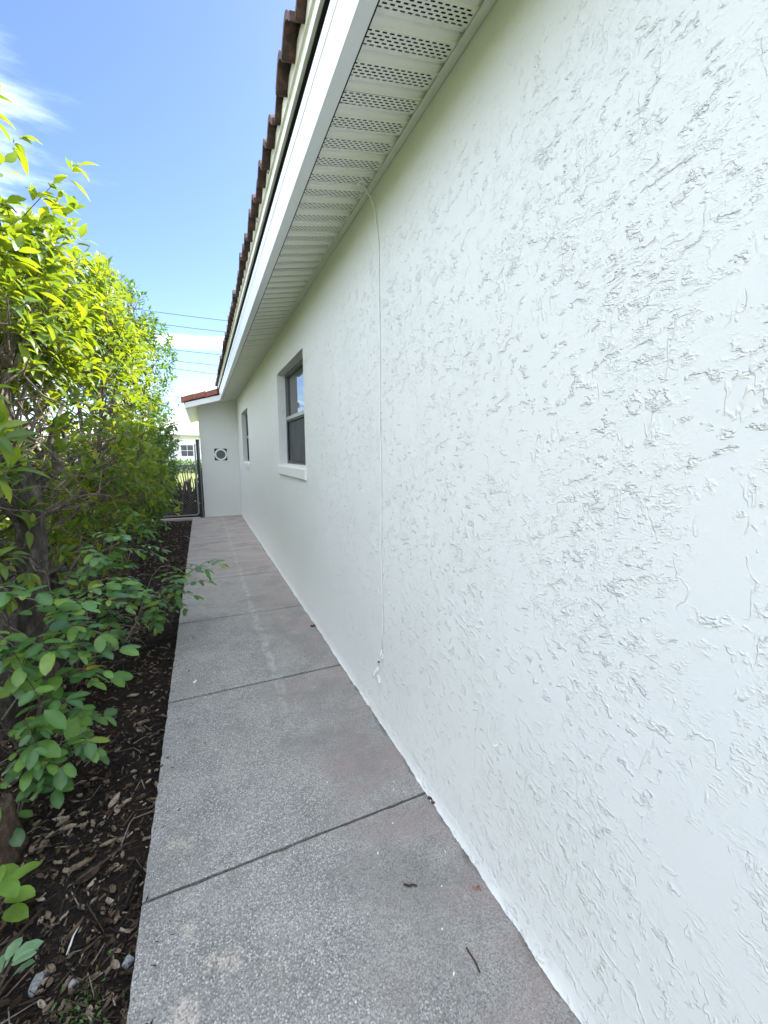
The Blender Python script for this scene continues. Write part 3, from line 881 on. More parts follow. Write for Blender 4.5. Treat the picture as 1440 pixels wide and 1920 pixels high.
def joined_leaves(name, geos, R, pos, sc, mat, rnd):
    """numpy batch of leaves in one mesh"""
    Vs, Fs, Ms, Rs = [], [], [], []
    off = 0
    n = len(pos); which = rng.integers(0, len(geos), n)
    for gi, (v, f, md) in enumerate(geos):
        sel = np.where(which == gi)[0]
        if len(sel) == 0: continue
        vv = np.einsum('nij,kj->nki', R[sel], v) * sc[sel][:, None, None] + pos[sel][:, None, :]
        k = len(v)
        ff = (np.array(f)[None] + (np.arange(len(sel)) * k)[:, None, None] + off).reshape(-1, 4)
        Vs.append(vv.reshape(-1, 3)); Fs.append(ff); Ms.append(np.tile(md, len(sel))); Rs.append(np.repeat(rnd[sel], k))
        off += len(sel) * k
    V = np.concatenate(Vs).astype(np.float32); F = np.concatenate(Fs).astype(np.int32)
    me = bpy.data.meshes.new(name)
    me.vertices.add(len(V)); me.vertices.foreach_set('co', V.ravel())
    me.loops.add(F.size); me.loops.foreach_set('vertex_index', F.ravel())
    me.polygons.add(len(F)); me.polygons.foreach_set('loop_start', np.arange(0, F.size, 4, dtype=np.int32))
    me.polygons.foreach_set('use_smooth', np.ones(len(F), bool))
    a = me.attributes.new('mid', 'FLOAT', 'POINT'); a.data.foreach_set('value', np.concatenate(Ms).astype(np.float32))
    a = me.attributes.new('rnd', 'FLOAT', 'POINT'); a.data.foreach_set('value', np.concatenate(Rs).astype(np.float32))
    me.materials.append(mat); me.update(calc_edges=True); me.validate()
    return me

def frames(axis, up):
    """rotation matrices with columns (axis, side, normal)"""
    x = axis / np.linalg.norm(axis, axis=1, keepdims=True)
    z = up - x * (up * x).sum(1, keepdims=True)
    z /= np.maximum(np.linalg.norm(z, axis=1, keepdims=True), 1e-6)
    y = np.cross(z, x)
    return np.stack([x, y, z], -1)

def noise3(P, seed, sc):
    r = np.random.default_rng(seed); out = np.zeros(len(P))
    for k in range(9):
        d = r.normal(size=3); d /= np.linalg.norm(d)
        out += np.sin(P @ d * sc * r.uniform(0.6, 1.8) + r.uniform(0, 2*PI))
    return out / 3.0

HEDGE_GEOS = [leaf_geo(1, 0.40, 0.35, 0.22, 4, 0.012, 1), leaf_geo(1, 0.46, 0.25, 0.10, 4, 0.015, 2), leaf_geo(1, 0.36, 0.45, 0.36, 4, 0.01, 3)]
def hedge_leaf_meshes(mat, nm): return [leaf_mesh(nm, g, mat) for g in HEDGE_GEOS]

def rosettes(tips, dirs, per, size, spread=0.10, upb=0.25):
    """whorls of leaves around twig ends"""
    n = len(tips)
    A, U, P, Sc = [], [], [], []
    for k in range(per):
        t = k / per
        ang = rng.uniform(0, 2*PI, n)
        h = np.where(np.abs(dirs[:, 2:3]) < 0.9, np.array([[0, 0, 1.0]]), np.array([[1.0, 0, 0]]))
        s1 = np.cross(dirs, h); s1 /= np.linalg.norm(s1, axis=1, keepdims=True)
        s2 = np.cross(dirs, s1)
        rad = s1 * np.cos(ang)[:, None] + s2 * np.sin(ang)[:, None]
        ax = dirs * (0.25 + 0.9 * t) + rad * (1.05 - 0.55 * t) + np.array([[0, 0, -0.18]]) + rng.normal(0, .22, (n, 3))
        up = dirs * 0.6 + np.array([[0, 0, upb + 0.7]]) + rng.normal(0, .28, (n, 3))
        p = tips - dirs * ((1 - t) * spread * rng.uniform(.6, 1.5, n))[:, None] + rad * 0.008
        A.append(ax); U.append(up); P.append(p); Sc.append(size * rng.uniform(.55, 1.15, n) * (1.05 - 0.35 * t))
    return np.concatenate(A), np.concatenate(U), np.concatenate(P), np.concatenate(Sc)

def crooked(p0, p1, n=6, amp=0.06, sag=0.0):
    p0, p1 = np.array(p0, float), np.array(p1, float)
    L = np.linalg.norm(p1 - p0); pts = []
    for k in range(n + 1):
        s = k / n
        q = p0 + (p1 - p0) * s + rng.normal(0, amp * L, 3) * math.sin(PI * s) * 0.8
        q[2] += sag * L * math.sin(PI * s)
        pts.append(tuple(q))
    return pts

def shrub(label, loc, rx, ry, ztop, zlow, ntip, size, per, mat, seed, trunk_r=0.05, bare=0, parts=300,
          thin=None, group='shrubs of the hedge along the path', nstem=4, extra=None, lean=0.0, keep_low=0.35):
    """loc: base; crown fills an ellipse rx, ry from zlow to ztop with its densest leaves near the surface"""
    global rng
    rng = np.random.default_rng(seed)
    cx, cy = loc[0], loc[1]
    root = thing('hedge_shrub', label, 'shrub', (cx, cy, loc[2]), group)
    # tips: superellipsoid surface shell with noise
    P = []
    cz = (ztop + zlow) / 2; hz = (ztop - zlow) / 2
    need = ntip
    while need > 0:
        q = rng.normal(size=(need * 3, 3)); q /= np.linalg.norm(q, axis=1, keepdims=True)
        q = np.sign(q) * np.abs(q) ** 0.62
        q /= (np.abs(q) ** 3.2).sum(1, keepdims=True) ** (1/3.2)
        rr = rng.uniform(0.50, 1.0, len(q)) ** 0.55
        w_ = q * rr[:, None]
        pt = np.stack([cx + w_[:, 0]*rx + lean*w_[:, 2], cy + w_[:, 1]*ry, cz + w_[:, 2]*hz], -1)
        b = 1 + 0.13 * noise3(pt, seed + 5, 3.1) + 0.07 * noise3(pt, seed + 6, 7.0)
        pt = np.stack([cx + w_[:, 0]*rx*b + lean*w_[:, 2], cy + w_[:, 1]*ry*b, cz + w_[:, 2]*hz*(0.5+0.5*b)], -1)
        ok = noise3(pt, seed + 9, 6.5) > -0.55
        if thin is not None: ok &= rng.random(len(pt)) < thin(pt)
        ok &= pt[:, 2] > 0.08
        pt = pt[ok]; P.append(pt[:need]); need -= len(pt[:need])
    T = np.concatenate(P)
    D = T - np.array([cx, cy, cz - hz * 0.3]); D /= np.array([rx, ry, hz]); D /= np.linalg.norm(D, axis=1, keepdims=True)
    D += np.array([0, 0, 0.45]) + rng.normal(0, .35, D.shape); D /= np.linalg.norm(D, axis=1, keepdims=True)
    if extra is not None:
        T = np.concatenate([T, extra[0]]); D = np.concatenate([D, extra[1]])
    A, U, Pp, Sc = rosettes(T, D, per, size)
    R = frames(A, U); rn = rng.random(len(Pp))
    # parts: the leaves that show largest
    u, v, d = project(Pp)
    vis = (u > -20) & (u < 1460) & (v > -20) & (v < 1940) & (d > 0.2)
    depth_in = np.clip((cx + rx) - Pp[:, 0], 0, 9)
    score = np.where(vis, Sc / np.maximum(d, .3) * np.exp(-depth_in * 0.9), -1)
    order = np.argsort(-score)
    top = order[:parts]; top = top[score[top] > 0]
    rest = np.setdiff1d(np.arange(len(Pp)), top)
    me = joined_leaves('foliage', HEDGE_GEOS, R[rest], Pp[rest], Sc[rest], mat, rn[rest])
    o = obj('foliage', me, root); o['kind'] = 'stuff'
    lm = hedge_leaf_meshes(mat, 'leaf')
    for i in top:
        o = obj('leaf', lm[i % 3])
        mw = Matrix([[*(R[i][r] * Sc[i]), Pp[i][r]] for r in range(3)] + [[0, 0, 0, 1]])
        o.matrix_world = mw
        o.parent = root; o.matrix_parent_inverse = Matrix.Translation(-root.location)
    # stems
    nodes = []
    for k in range(nstem):
        m = MB()
        a = rng.uniform(0, 2*PI); b0 = np.array([cx + 0.10*math.cos(a)*nstem/3, cy + 0.22*math.sin(a)*nstem/3, loc[2] - 0.05])
        e = np.array([cx + rng.uniform(-.5, .75)*rx*0.8, cy + rng.uniform(-.7, .7)*ry, zlow + (ztop - zlow) * rng.uniform(.6, .85)])
        pts = crooked(b0, e, 9, 0.045)
        rad = [trunk_r * (1.25 if q == 0 else 1 - 0.085*q) for q in range(10)]
        m.tube(pts, rad, 8)
        obj('trunk', m.mesh('trunk', M_BARK, True), root)
        nodes += [np.array(p) for p in pts[2:]]
    nodes = np.array(nodes)
    m = MB()
    sel = rng.choice(len(T), min(len(T), 260), replace=False)
    for i in sel:
        j = np.argmin(np.linalg.norm(nodes - T[i] - np.array([0, 0, -.25]), axis=1) * rng.uniform(.7, 1.5, len(nodes)))
        pts = crooked(nodes[j], T[i] - D[i]*0.02, 5, 0.06, 0.05)
        r0 = rng.uniform(.005, .011)
        m.tube(pts, [r0*1.3, r0*1.1, r0*.9, r0*.7, r0*.5, r0*.28], 5, False)
    o = obj('twigs', m.mesh('twigs', M_BRANCH, True), root); o['kind'] = 'stuff'
    for k in range(bare):
        m = MB()
        j = rng.integers(0, len(nodes))
        p0 = nodes[j] * 1.0; p0[2] = min(p0[2], 1.6)
        p0[2] = rng.uniform(0.55, 1.7)
        tgt = np.array([cx + rx * rng.uniform(.55, 1.06), cy + ry * rng.uniform(-1.1, .9), p0[2] + rng.uniform(-.3, .75)])
        pts = crooked(p0, tgt, 7, 0.075)
        r0 = rng.uniform(.004, .013)
        m.tube(pts, [r0*1.2, r0*1.1, r0, r0*.9, r0*.8, r0*.65, r0*.5, r0*.3], 6, False)
        for q in (3, 5):
            if rng.random() < .75:
                b = np.array(pts[q]); m.tube(crooked(b, b + rng.normal(0, .18, 3) + np.array([.1, 0, .1]), 4, .08), [r0*.6, r0*.5, r0*.4, r0*.3, r0*.2], 5, False)
        obj('bare_branch', m.mesh('bare_branch', M_BRANCH, True), root)
    return root

shrub('unseen hedge shrub added beside the viewer to shade the near wall', (-1.62, 1.15, -0.06), 0.70, 0.95, 2.75, 0.2, 520, 0.13, 7, M_LEAF_H, 19, 0.05, 0, parts=60)  # this shrub and the next are out of view, added to dim the near wall
shrub('unseen hedge shrub added behind the viewer to shade the near wall', (-1.62, -0.75, -0.06), 0.70, 1.0, 2.65, 0.2, 480, 0.13, 7, M_LEAF_H, 20, 0.05, 0, parts=0)
def near_thin(p):
    t = np.clip((p[:, 2] - 1.45) / 0.7, 0.20, 1.0)
    return np.where(p[:, 0] < -1.55, 1.0, t)
# long sprays that reach over the bed at the upper left
def spray(specs):
    T, D = [], []
    for (p0, p1, n) in specs:
        p0, p1 = np.array(p0), np.array(p1)
        for k in range(n):
            s = (k + 1) / n
            T.append(p0 + (p1 - p0) * s + np.random.default_rng(k + n).normal(0, .05, 3)); d = (p1 - p0) / np.linalg.norm(p1 - p0) + np.array([0.1, -.1, .25]); D.append(d / np.linalg.norm(d))
    return np.array(T), np.array(D)
ext1 = spray([((-1.1, 2.9, 2.5), (-0.60, 3.05, 3.12), 14), ((-1.2, 2.5, 2.4), (-0.80, 2.50, 3.02), 14), ((-1.0, 3.2, 2.5), (-0.60, 3.15, 2.80), 12), ((-1.3, 2.7, 2.3), (-0.86, 2.75, 2.90), 14),
              ((-1.1, 3.0, 2.3), (-0.64, 3.20, 2.98), 12), ((-1.1, 2.3, 2.2), (-0.80, 2.35, 2.72), 12), ((-1.1, 2.6, 2.1), (-0.78, 2.70, 2.52), 12), ((-1.05, 3.3, 2.3), (-0.70, 3.6, 2.85), 12),
              ((-0.95, 2.1, 1.55), (-0.68, 1.95, 1.76), 4), ((-0.9, 2.1, 1.5), (-0.64, 1.9, 1.62), 4), ((-1.0, 3.0, 1.6), (-0.62, 3.3, 1.78), 5)])
shrub('near hedge shrub with tangled bare grey branches below bright yellow green leaves', (-1.45, 3.35, -0.06), 0.74, 1.05, 3.05, 0.30, 980, 0.125, 7, M_LEAF_H, 21, 0.055, 60, thin=near_thin, extra=ext1, nstem=4)
shrub('second hedge shrub whose leafy top rises highest against the sky', (-1.42, 4.95, -0.05), 0.88, 1.05, 3.60, 0.30, 1300, 0.120, 7, M_LEAF_H, 22, 0.05, 34,
      thin=lambda p: np.where(p[:, 0] < -1.5, 1.0, np.clip((p[:, 2] - 0.8) / 0.9, 0.42, 1.0)))
shrub('third hedge shrub with leaves reaching toward the roof under the wires', (-1.40, 6.6, -0.05), 0.94, 1.05, 3.90, 0.35, 1100, 0.115, 7, M_LEAF_H, 23, 0.05, 18,
      thin=lambda p: np.clip((p[:, 2] - 0.3) / 0.9, 0.45, 1.0))
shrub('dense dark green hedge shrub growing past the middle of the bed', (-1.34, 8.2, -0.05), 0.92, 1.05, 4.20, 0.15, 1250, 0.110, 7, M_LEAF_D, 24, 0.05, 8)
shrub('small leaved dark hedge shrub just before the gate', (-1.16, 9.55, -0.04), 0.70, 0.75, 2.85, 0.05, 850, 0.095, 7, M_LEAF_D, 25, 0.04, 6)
shrub('hedge shrub behind the gate catching yellow sunlight', (-1.36, 11.6, -0.05), 0.62, 0.9, 2.35, 0.05, 620, 0.10, 7, M_LEAF_H, 26, 0.04, 2, parts=120, group='shrubs of the hedge along the path')
shrub('farthest low hedge shrub on the lawn beyond the gate', (-1.75, 14.2, -0.1), 0.7, 1.0, 2.2, 0.05, 500, 0.11, 6, M_LEAF_H, 27, 0.04, 0, parts=60, group='shrubs of the hedge along the path')

# tree trunk standing in the near shrubs
tt = thing('tree', 'grey mottled tree trunk standing in the shade behind the compound leaved plants', 'tree', (-1.12, 3.3, -0.06))
m = MB()
rng = np.random.default_rng(5)
m.tube([(-1.10,3.30,-.1),(-1.09,3.30,.25),(-1.07,3.30,.6),(-1.05,3.31,.9),(-1.04,3.32,1.15),(-1.08,3.34,1.5),(-1.16,3.36,2.0)], [.12,.10,.088,.08,.078,.06,.045], 14)
obj('trunk', m.mesh('trunk', M_BARK, True), tt)
for (a, b, r0) in (((-1.05,3.31,1.0),(-0.85,3.55,1.85),.028), ((-1.05,3.31,.95),(-1.3,2.9,1.9),.03), ((-1.07,3.33,1.3),(-1.0,2.7,1.75),.022)):
    m = MB(); m.tube(crooked(a, b, 6, .05), [r0, r0*.9, r0*.8, r0*.7, r0*.6, r0*.5, r0*.4], 8)
    obj('limb', m.mesh('limb', M_BARK, True), tt)
t2 = thing('tree', 'second grey trunk with lichen at the left edge of the bed', 'tree', (-1.14, 2.8, -0.06))
m = MB(); m.tube([(-1.15,2.8,-.1),(-1.14,2.8,.3),(-1.13,2.81,.7),(-1.15,2.83,1.1),(-1.22,2.86,1.7)], [.13,.105,.095,.08,.05], 14)
obj('trunk', m.mesh('trunk', M_BARK, True), t2)
m = MB(); m.tube(crooked((-1.14,2.82,1.0), (-0.92,2.55,1.7), 6, .05), [.025,.022,.02,.017,.014,.011,.008], 8)
obj('limb', m.mesh('limb', M_BARK, True), t2)

# stumps
def stump(label, x, y, z1, r, mat=M_STUMP):
    o = thing('stump', label, 'stump', (x, y, -0.06))
    m = MB(); N = 28; vs = []; fs = []
    rr_ = np.random.default_rng(int(abs(x*1000)))
    lob = [1 + 0.07*math.sin(3*2*PI*k/N + x*9) + rr_.uniform(-.04, .04) for k in range(N)]
    lev = [(-.1, 1.5), (-.02, 1.25), (z1*.5, 1.02), (z1-.015, 1.0), (z1, .94)]
    for (zz_, s) in lev:
        for k in range(N):
            a = 2*PI*k/N
            vs.append((x + r*s*lob[k]*math.cos(a), y + r*s*lob[k]*math.sin(a), zz_ + (0.012*math.sin(2*a) if zz_ >= z1-.02 else 0)))
    for q in range(len(lev)-1):
        for k in range(N): fs.append((q*N+k, q*N+(k+1)%N, (q+1)*N+(k+1)%N, (q+1)*N+k))
    m.add(vs, fs)
    obj('trunk', m.mesh('stump_trunk', mat, True), o)
    c = MB(); c.add([(vs[(len(lev)-1)*N+k][0], vs[(len(lev)-1)*N+k][1], vs[(len(lev)-1)*N+k][2]-.001) for k in range(N)], [tuple(range(N))])
    obj('cut_face', c.mesh('cut_face', mat), o)
stump('dark sawn stump half hidden among the low leafy plants', -0.86, 2.72, 0.30, 0.055, M_WOODDARK)
stump('brown weathered stump at the left edge of the mulch', -0.815, 1.87, 0.15, 0.062)
stump('tan cut stump under the leaves further along the bed', -0.86, 4.9, 0.62, 0.09)

# ------------------------------------------------------------------ low plants with compound leaves
OV = [leaf_geo(1, 0.54, 0.10, 0.10, 6, 0.008, 11, blunt=True), leaf_geo(1, 0.50, 0.16, 0.22, 6, 0.008, 12, blunt=True), leaf_geo(1, 0.58, 0.06, 0.04, 6, 0.01, 13, blunt=True)]
def compound_plant(label, base, stems, size, pairs, mat, seed, group='low plants with compound leaves in the bed', maxl=300, name='leafy_plant', cat='plant'):
    """stems: list of (end point, number of compound leaves)"""
    global rng
    rng = np.random.default_rng(seed); rd = random.Random(seed)
    root = thing(name, label, cat, base, group)
    lms = [leaf_mesh('leaflet', g, mat) for g in OV]
    count = 0
    for (end, nl) in stems:
        nl = nl if seed < 34 else max(3, nl - 1)
        pts = crooked(base, end, 7, 0.05, 0.10)
        L = math.dist(base, end); r0 = 0.0035 + 0.004 * L
        st = MB(); st.tube(pts, [r0*(1 - .11*q) for q in range(8)], 6)
        for k in range(nl):
            s = 0.35 + 0.65 * (k + 1) / nl
            f = s * 7; i0 = min(int(f), 6); fr_ = f - i0
            p = np.array(pts[i0]) * (1-fr_) + np.array(pts[i0+1]) * fr_
            az = rd.uniform(-2.1, 1.3) if k < nl - 1 else rd.uniform(-1.2, .6)       # mostly out over the bed and towards the light
            ax = np.array([math.cos(az), math.sin(az), rd.uniform(-.05, .6)]); ax /= np.linalg.norm(ax)
            RL = size * (0.75 + 0.62 * pairs) * rd.uniform(.8, 1.15)
            dro = rd.uniform(.15, .6)
            rp = [p + ax * RL * q + np.array([0, 0, -dro * RL * q * q]) for q in np.linspace(0, 1, 6)]
            st.tube([tuple(q) for q in rp], [.0026, .0023, .002, .0018, .0016, .001], 5)
            up0 = np.array([0, 0, 1.0]) - ax * ax[2]
            for j in range(pairs + 1):
                q = 0.30 + 0.70 * j / pairs
                pos = p + ax * RL * q + np.array([0, 0, -dro * RL * q * q])
                tg = ax + np.array([0, 0, -2 * dro * q]); tg /= np.linalg.norm(tg)
                side = np.cross([0, 0, 1.0], tg); side /= np.linalg.norm(side)
                for sg in (1, -1):
                    if count >= maxl: continue
                    if rd.random() < .04: continue
                    spread = 0.75 if j < pairs else 0.42
                    d_ = side * sg * spread * 1.3 + tg * (0.55 + 0.3 * (j == pairs)) + np.array([0, 0, rd.uniform(-.25, .18)]) + rng.normal(0, .07, 3)
                    nrm = np.cross(tg, side); nrm = nrm + side * sg * rd.uniform(-.15, .35) + rng.normal(0, .14, 3)
                    R = frames(d_[None], nrm[None])[0]
                    sc = size * rd.choice((rd.uniform(.5, .8), rd.uniform(.75, 1.15), rd.uniform(.8, 1.15))) * (0.8 + .2 * j / pairs)
                    o = obj('leaflet', lms[count % 3])
                    o.matrix_world = Matrix([[*(R[r] * sc), pos[r]] for r in range(3)] + [[0, 0, 0, 1]])
                    o.parent = root; o.matrix_parent_inverse = Matrix.Translation(-root.location)
                    count += 1
        obj('stem', st.mesh('stem', M_TWIG, True), root)
    return root

compound_plant('tall low plant with broad oval paired leaves at the left edge', (-0.86, 2.25, -0.06),
               [((-0.66, 2.16, 0.86), 6), ((-0.80, 2.12, 0.96), 6), ((-0.58, 2.36, 0.82), 6), ((-0.72, 2.05, 0.66), 5), ((-0.90, 2.2, 0.74), 5), ((-0.70, 2.35, 0.72), 5), ((-0.62, 2.2, 0.55), 5)],
               0.105, 2, M_LEAF_L, 31)
compound_plant('short bushy plant of oval leaves spreading low over the mulch', (-0.82, 2.02, -0.06),
               [((-0.70, 1.98, 0.46), 5), ((-0.60, 2.10, 0.30), 5), ((-0.72, 1.92, 0.26), 5), ((-0.80, 1.98, 0.40), 4), ((-0.62, 2.22, 0.36), 4), ((-0.74, 2.05, 0.14), 4)],
               0.078, 2, M_LEAF_L, 32)
compound_plant('leafy plant of small leaves filling the bed behind the tall low plant', (-0.86, 3.1, -0.05),
               [((-0.56, 3.15, 0.96), 6), ((-0.70, 3.0, 1.02), 6), ((-0.50, 3.45, 0.82), 6), ((-0.62, 2.85, 0.74), 6), ((-0.52, 3.1, 0.60), 6), ((-0.78, 3.2, 0.80), 5), ((-0.60, 3.0, 0.40), 5)],
               0.080, 3, M_LEAF_L, 33)
compound_plant('arching plant whose leafy stem hangs out over the concrete path', (-0.66, 3.75, -0.05),
               [((-0.16, 3.55, 0.62), 6), ((-0.02, 3.62, 0.60), 4), ((-0.19, 3.48, 0.46), 5), ((-0.36, 3.7, 0.58), 4)],
               0.090, 2, M_LEAF_L, 34)
compound_plant('dark small leaved plant creeping over the mulch below the arching stem', (-0.52, 3.9, -0.05),
               [((-0.42, 3.8, 0.34), 5), ((-0.30, 3.7, 0.30), 5), ((-0.52, 3.55, 0.24), 5)],
               0.068, 3, M_LEAF_D, 35)
compound_plant('leafy plant of oval leaves beside the tan stump', (-1.0, 4.5, -0.05),
               [((-0.78, 4.4, 0.98), 5), ((-0.86, 4.2, 0.85), 5), ((-0.72, 4.75, 0.80), 5), ((-0.80, 4.5, 0.55), 4)],
               0.10, 2, M_LEAF_L, 36, maxl=200)
compound_plant('farther low plant spreading at the foot of the hedge', (-0.98, 6.0, -0.04),
               [((-0.80, 5.8, 0.60), 5), ((-0.86, 6.2, 0.52), 5), ((-0.76, 6.1, 0.36), 4)],
               0.085, 2, M_LEAF_L, 37, maxl=120)
compound_plant('last low plant near the gate end of the bed', (-0.95, 7.8, -0.03),
               [((-0.74, 7.6, 0.36), 5), ((-0.78, 8.0, 0.30), 5)],
               0.08, 2, M_LEAF_L, 38, maxl=80)

def simple_plant(label, base, leaves, size, mat, seed, wv=0.02, W=0.62):
    rr_ = np.random.default_rng(seed)
    root = thing('seedling', label, 'seedling', base)
    g = [leaf_mesh('leaf', leaf_geo(1, W, .2, .25, 6, wv, seed + k, blunt=True), mat) for k in range(2)]
    st = MB()
    for i in range(leaves):
        a = rr_.uniform(-2.2, 1.6); h = rr_.uniform(.04, .16)
        p0 = np.array(base) + np.array([0, 0, .02]); p = np.array(base) + np.array([.05*math.cos(a), .05*math.sin(a), .02 + h])
        st.tube([tuple(p0), tuple((p0+p)/2 + np.array([0, 0, .01])), tuple(p)], [.003, .0025, .002], 5)
        d_ = np.array([[math.cos(a), math.sin(a), rr_.uniform(-.1, .6)]]); n_ = np.array([[0, 0, 1.0]]) + rr_.normal(0, .3, (1, 3))
        R = frames(d_, n_)[0]; sc = size * rr_.uniform(.75, 1.15)
        o = obj('leaf', g[i % 2]); o.matrix_world = Matrix([[*(R[r] * sc), p[r]] for r in range(3)] + [[0, 0, 0, 1]])
        o.parent = root; o.matrix_parent_inverse = Matrix.Translation(-root.location)
    obj('stem', st.mesh('stem', M_TWIG), root)
simple_plant('bright yellow green seedling at the left edge of the dark mulch', (-0.72, 1.56, -0.05), 8, 0.085, M_LEAF_B, 51)
simple_plant('pale mint green leaf cluster at the lower left of the mulch', (-0.62, 1.28, -0.05), 6, 0.06, M_LEAF_P, 52, .03)

# ------------------------------------------------------------------ litter on the mulch
def chips(n, name, mat, lx, wx, area, seed, lift=0.01, thick=0.12):
    r = np.random.default_rng(seed)
    y = area[2] + (area[3] - area[2]) * r.random(n) ** 1.7
    x = r.uniform(area[0], area[1], n)
    z = bed_height(x, y) + r.uniform(0, lift, n)
    L = r.uniform(*lx, n); W = L * r.uniform(*wx, n); H = np.maximum(W * thick, .0012)
    yaw = r.uniform(0, 2*PI, n); ax = np.stack([np.cos(yaw), np.sin(yaw), r.normal(0, .25, n)], -1)
    R = frames(ax, np.array([[0, 0, 1.0]]) + r.normal(0, .35, (n, 3)))
    base = np.array([(-.5,-.5,0),(.5,-.32,0),(.42,.5,0),(-.46,.4,0),(-.44,-.4,1),(.4,-.28,1),(.34,.42,1),(-.36,.34,1)], float)
    sc = np.stack([L, W, H], -1)
    v = np.einsum('nij,nkj->nki', R, base[None] * sc[:, None, :]) + np.stack([x, y, z], -1)[:, None, :]
    f0 = np.array([(4,5,6,7),(0,1,5,4),(1,2,6,5),(2,3,7,6),(3,0,4,7)])
    f = (f0[None] + (np.arange(n) * 8)[:, None, None]).reshape(-1, 4)
    me = bpy.data.meshes.new(name)
    V = v.reshape(-1, 3).astype(np.float32); F = f.astype(np.int32)
    me.vertices.add(len(V)); me.vertices.foreach_set('co', V.ravel())
    me.loops.add(F.size); me.loops.foreach_set('vertex_index', F.ravel())
    me.polygons.add(len(F)); me.polygons.foreach_set('loop_start', np.arange(0, F.size, 4, dtype=np.int32))
    a = me.attributes.new('rnd', 'FLOAT', 'POINT'); a.data.foreach_set('value', np.repeat(r.random(n) ** 1.6, 8).astype(np.float32))
    me.materials.append(mat); me.update(calc_edges=True); me.validate()
    return me
o = obj('wood_chips', chips(34000, 'wood_chips', M_CHIP, (.005, .026), (.14, .42), (-1.5, XL - .004, 0.7, 10.3), 61), kind='stuff',
        label='shredded dark wood chips covering the planting bed beside the path', cat='mulch')
def curled_leaf(L, W, curl, seed):
    r = np.random.default_rng(seed); vs = []; fs = []
    seg, cr = 6, 4
    for k in range(seg + 1):
        s = k / seg; wd = max(.03, math.sin(PI * s ** .9) ** .8) * W / 2
        for j in range(cr + 1):
            q = (j / cr - .5) * 2
            vs.append(((s - .5) * L, q * wd, curl * W * q * q + .10 * L * (s - .5) ** 2 * 2 + r.normal(0, .012) * L))
    for k in range(seg):
        for j in range(cr):
            a = k * (cr + 1) + j; fs.append((a, a + 1, a + cr + 2, a + cr + 1))
    return vs, fs
obj('bark_strands', chips(6500, 'bark_strands', M_CHIP, (.03, .085), (.03, .075), (-1.4, XL - .006, 0.8, 9.5), 63, .018, .6), kind='stuff',
    label='long fibrous bark strands tangled over the mulch', cat='mulch')
def crumbs(n, seed):
    global rng
    rng = r = np.random.default_rng(seed)
    geos = []
    for w_, c_, s_ in ((.42, .5, 1), (.6, .3, 2), (.3, .9, 3), (.5, .7, 4)):
        v, f = curled_leaf(1, w_, c_, s_)
        v = np.array(v); v += np.random.default_rng(s_).normal(0, .035, v.shape)
        geos.append((v, f, np.zeros(len(v))))
    y = 0.9 + 9.2 * r.random(n) ** 1.6; x = r.uniform(-1.3, XL - .012, n)
    keep = noise3(np.stack([x, y, 0*x], -1), 17, 5.0) > -0.5
    x, y = x[keep], y[keep]; n = len(x)
    yaw = r.uniform(0, 2*PI, n)
    R = frames(np.stack([np.cos(yaw), np.sin(yaw), r.normal(0, .3, n)], -1), np.array([[0, 0, 1.0]]) + r.normal(0, .5, (n, 3)))
    return joined_leaves('leaf_crumbs', geos, R, np.stack([x, y, bed_height(x, y) + r.uniform(.003, .014, n)], -1), r.uniform(.010, .038, n), M_DEAD, r.random(n) ** 1.3)
obj('leaf_crumbs', crumbs(5200, 62), kind='stuff', label='small broken tan leaf crumbs lying all over the mulch', cat='leaf litter')
def spill(n, seed):
    r = np.random.default_rng(seed)
    geos = []
    for w_, c_, s_ in ((.25, .4, 1), (.16, .3, 2), (.4, .5, 3)):
        v, f = curled_leaf(1, w_, c_, s_); v = np.array(v) + np.random.default_rng(s_).normal(0, .03, np.array(v).shape)
        geos.append((v, f, np.zeros(len(v))))
    y = 0.9 + 8.5 * r.random(n) ** 1.4; x = XL + .006 + r.exponential(.045, n); x = np.minimum(x, XW - .03)
    yaw = r.uniform(0, 2*PI, n)
    R = frames(np.stack([np.cos(yaw), np.sin(yaw), r.normal(0, .08, n)], -1), np.array([[0, 0, 1.0]]) + r.normal(0, .15, (n, 3)))
    return joined_leaves('spilled_litter', geos, R, np.stack([x, y, np.full(n, .003)], -1), r.uniform(.005, .02, n), M_CHIP, r.random(n))
obj('spilled_litter', spill(170, 64), kind='stuff', label='crumbs of bark spilled from the bed on to the edge of the path', cat='litter')
dl = [mesh('dead_leaf', *curled_leaf(1, w_, c_, s_), M_DEAD, True) for w_, c_, s_ in ((.36, .35, 1), (.45, .5, 2), (.30, .7, 3), (.5, .25, 4))]
def lay(name, me, x, y, size, yaw, tilt=(0, 0), lift=.006, **kw):
    o = obj(name, me, **kw)
    o.location = (x, y, float(bed_height(np.array([x]), np.array([y]))[0]) + lift)
    o.rotation_euler = (tilt[0], tilt[1], yaw); o.scale = (size,) * 3
    return o
special = [(-0.511, 1.679, .075, 0.5, 'pinkish brown dead leaf curled beside the olive leaf on the mulch'), (-0.473, 1.625, .085, 0.35, 'olive tan dead leaf lying flat where a twig meets it'),
           (-0.640, 1.96, .07, -.3, 'pale buff dead leaf folded near the weathered stump'), (-0.451, 1.985, .085, 1.2, 'upright pale torn dead leaf in the middle of the mulch'),
           (-0.60, 1.90, .06, .1, 'tan leaf lying beside the folded pale one')]
for (x, y, s, a, lb) in special:
    lay('dead_leaf', random.choice(dl), x, y, s, a, (random.uniform(-.3, .3), random.uniform(-.3, .3)), .012, label=lb, cat='dead leaf')
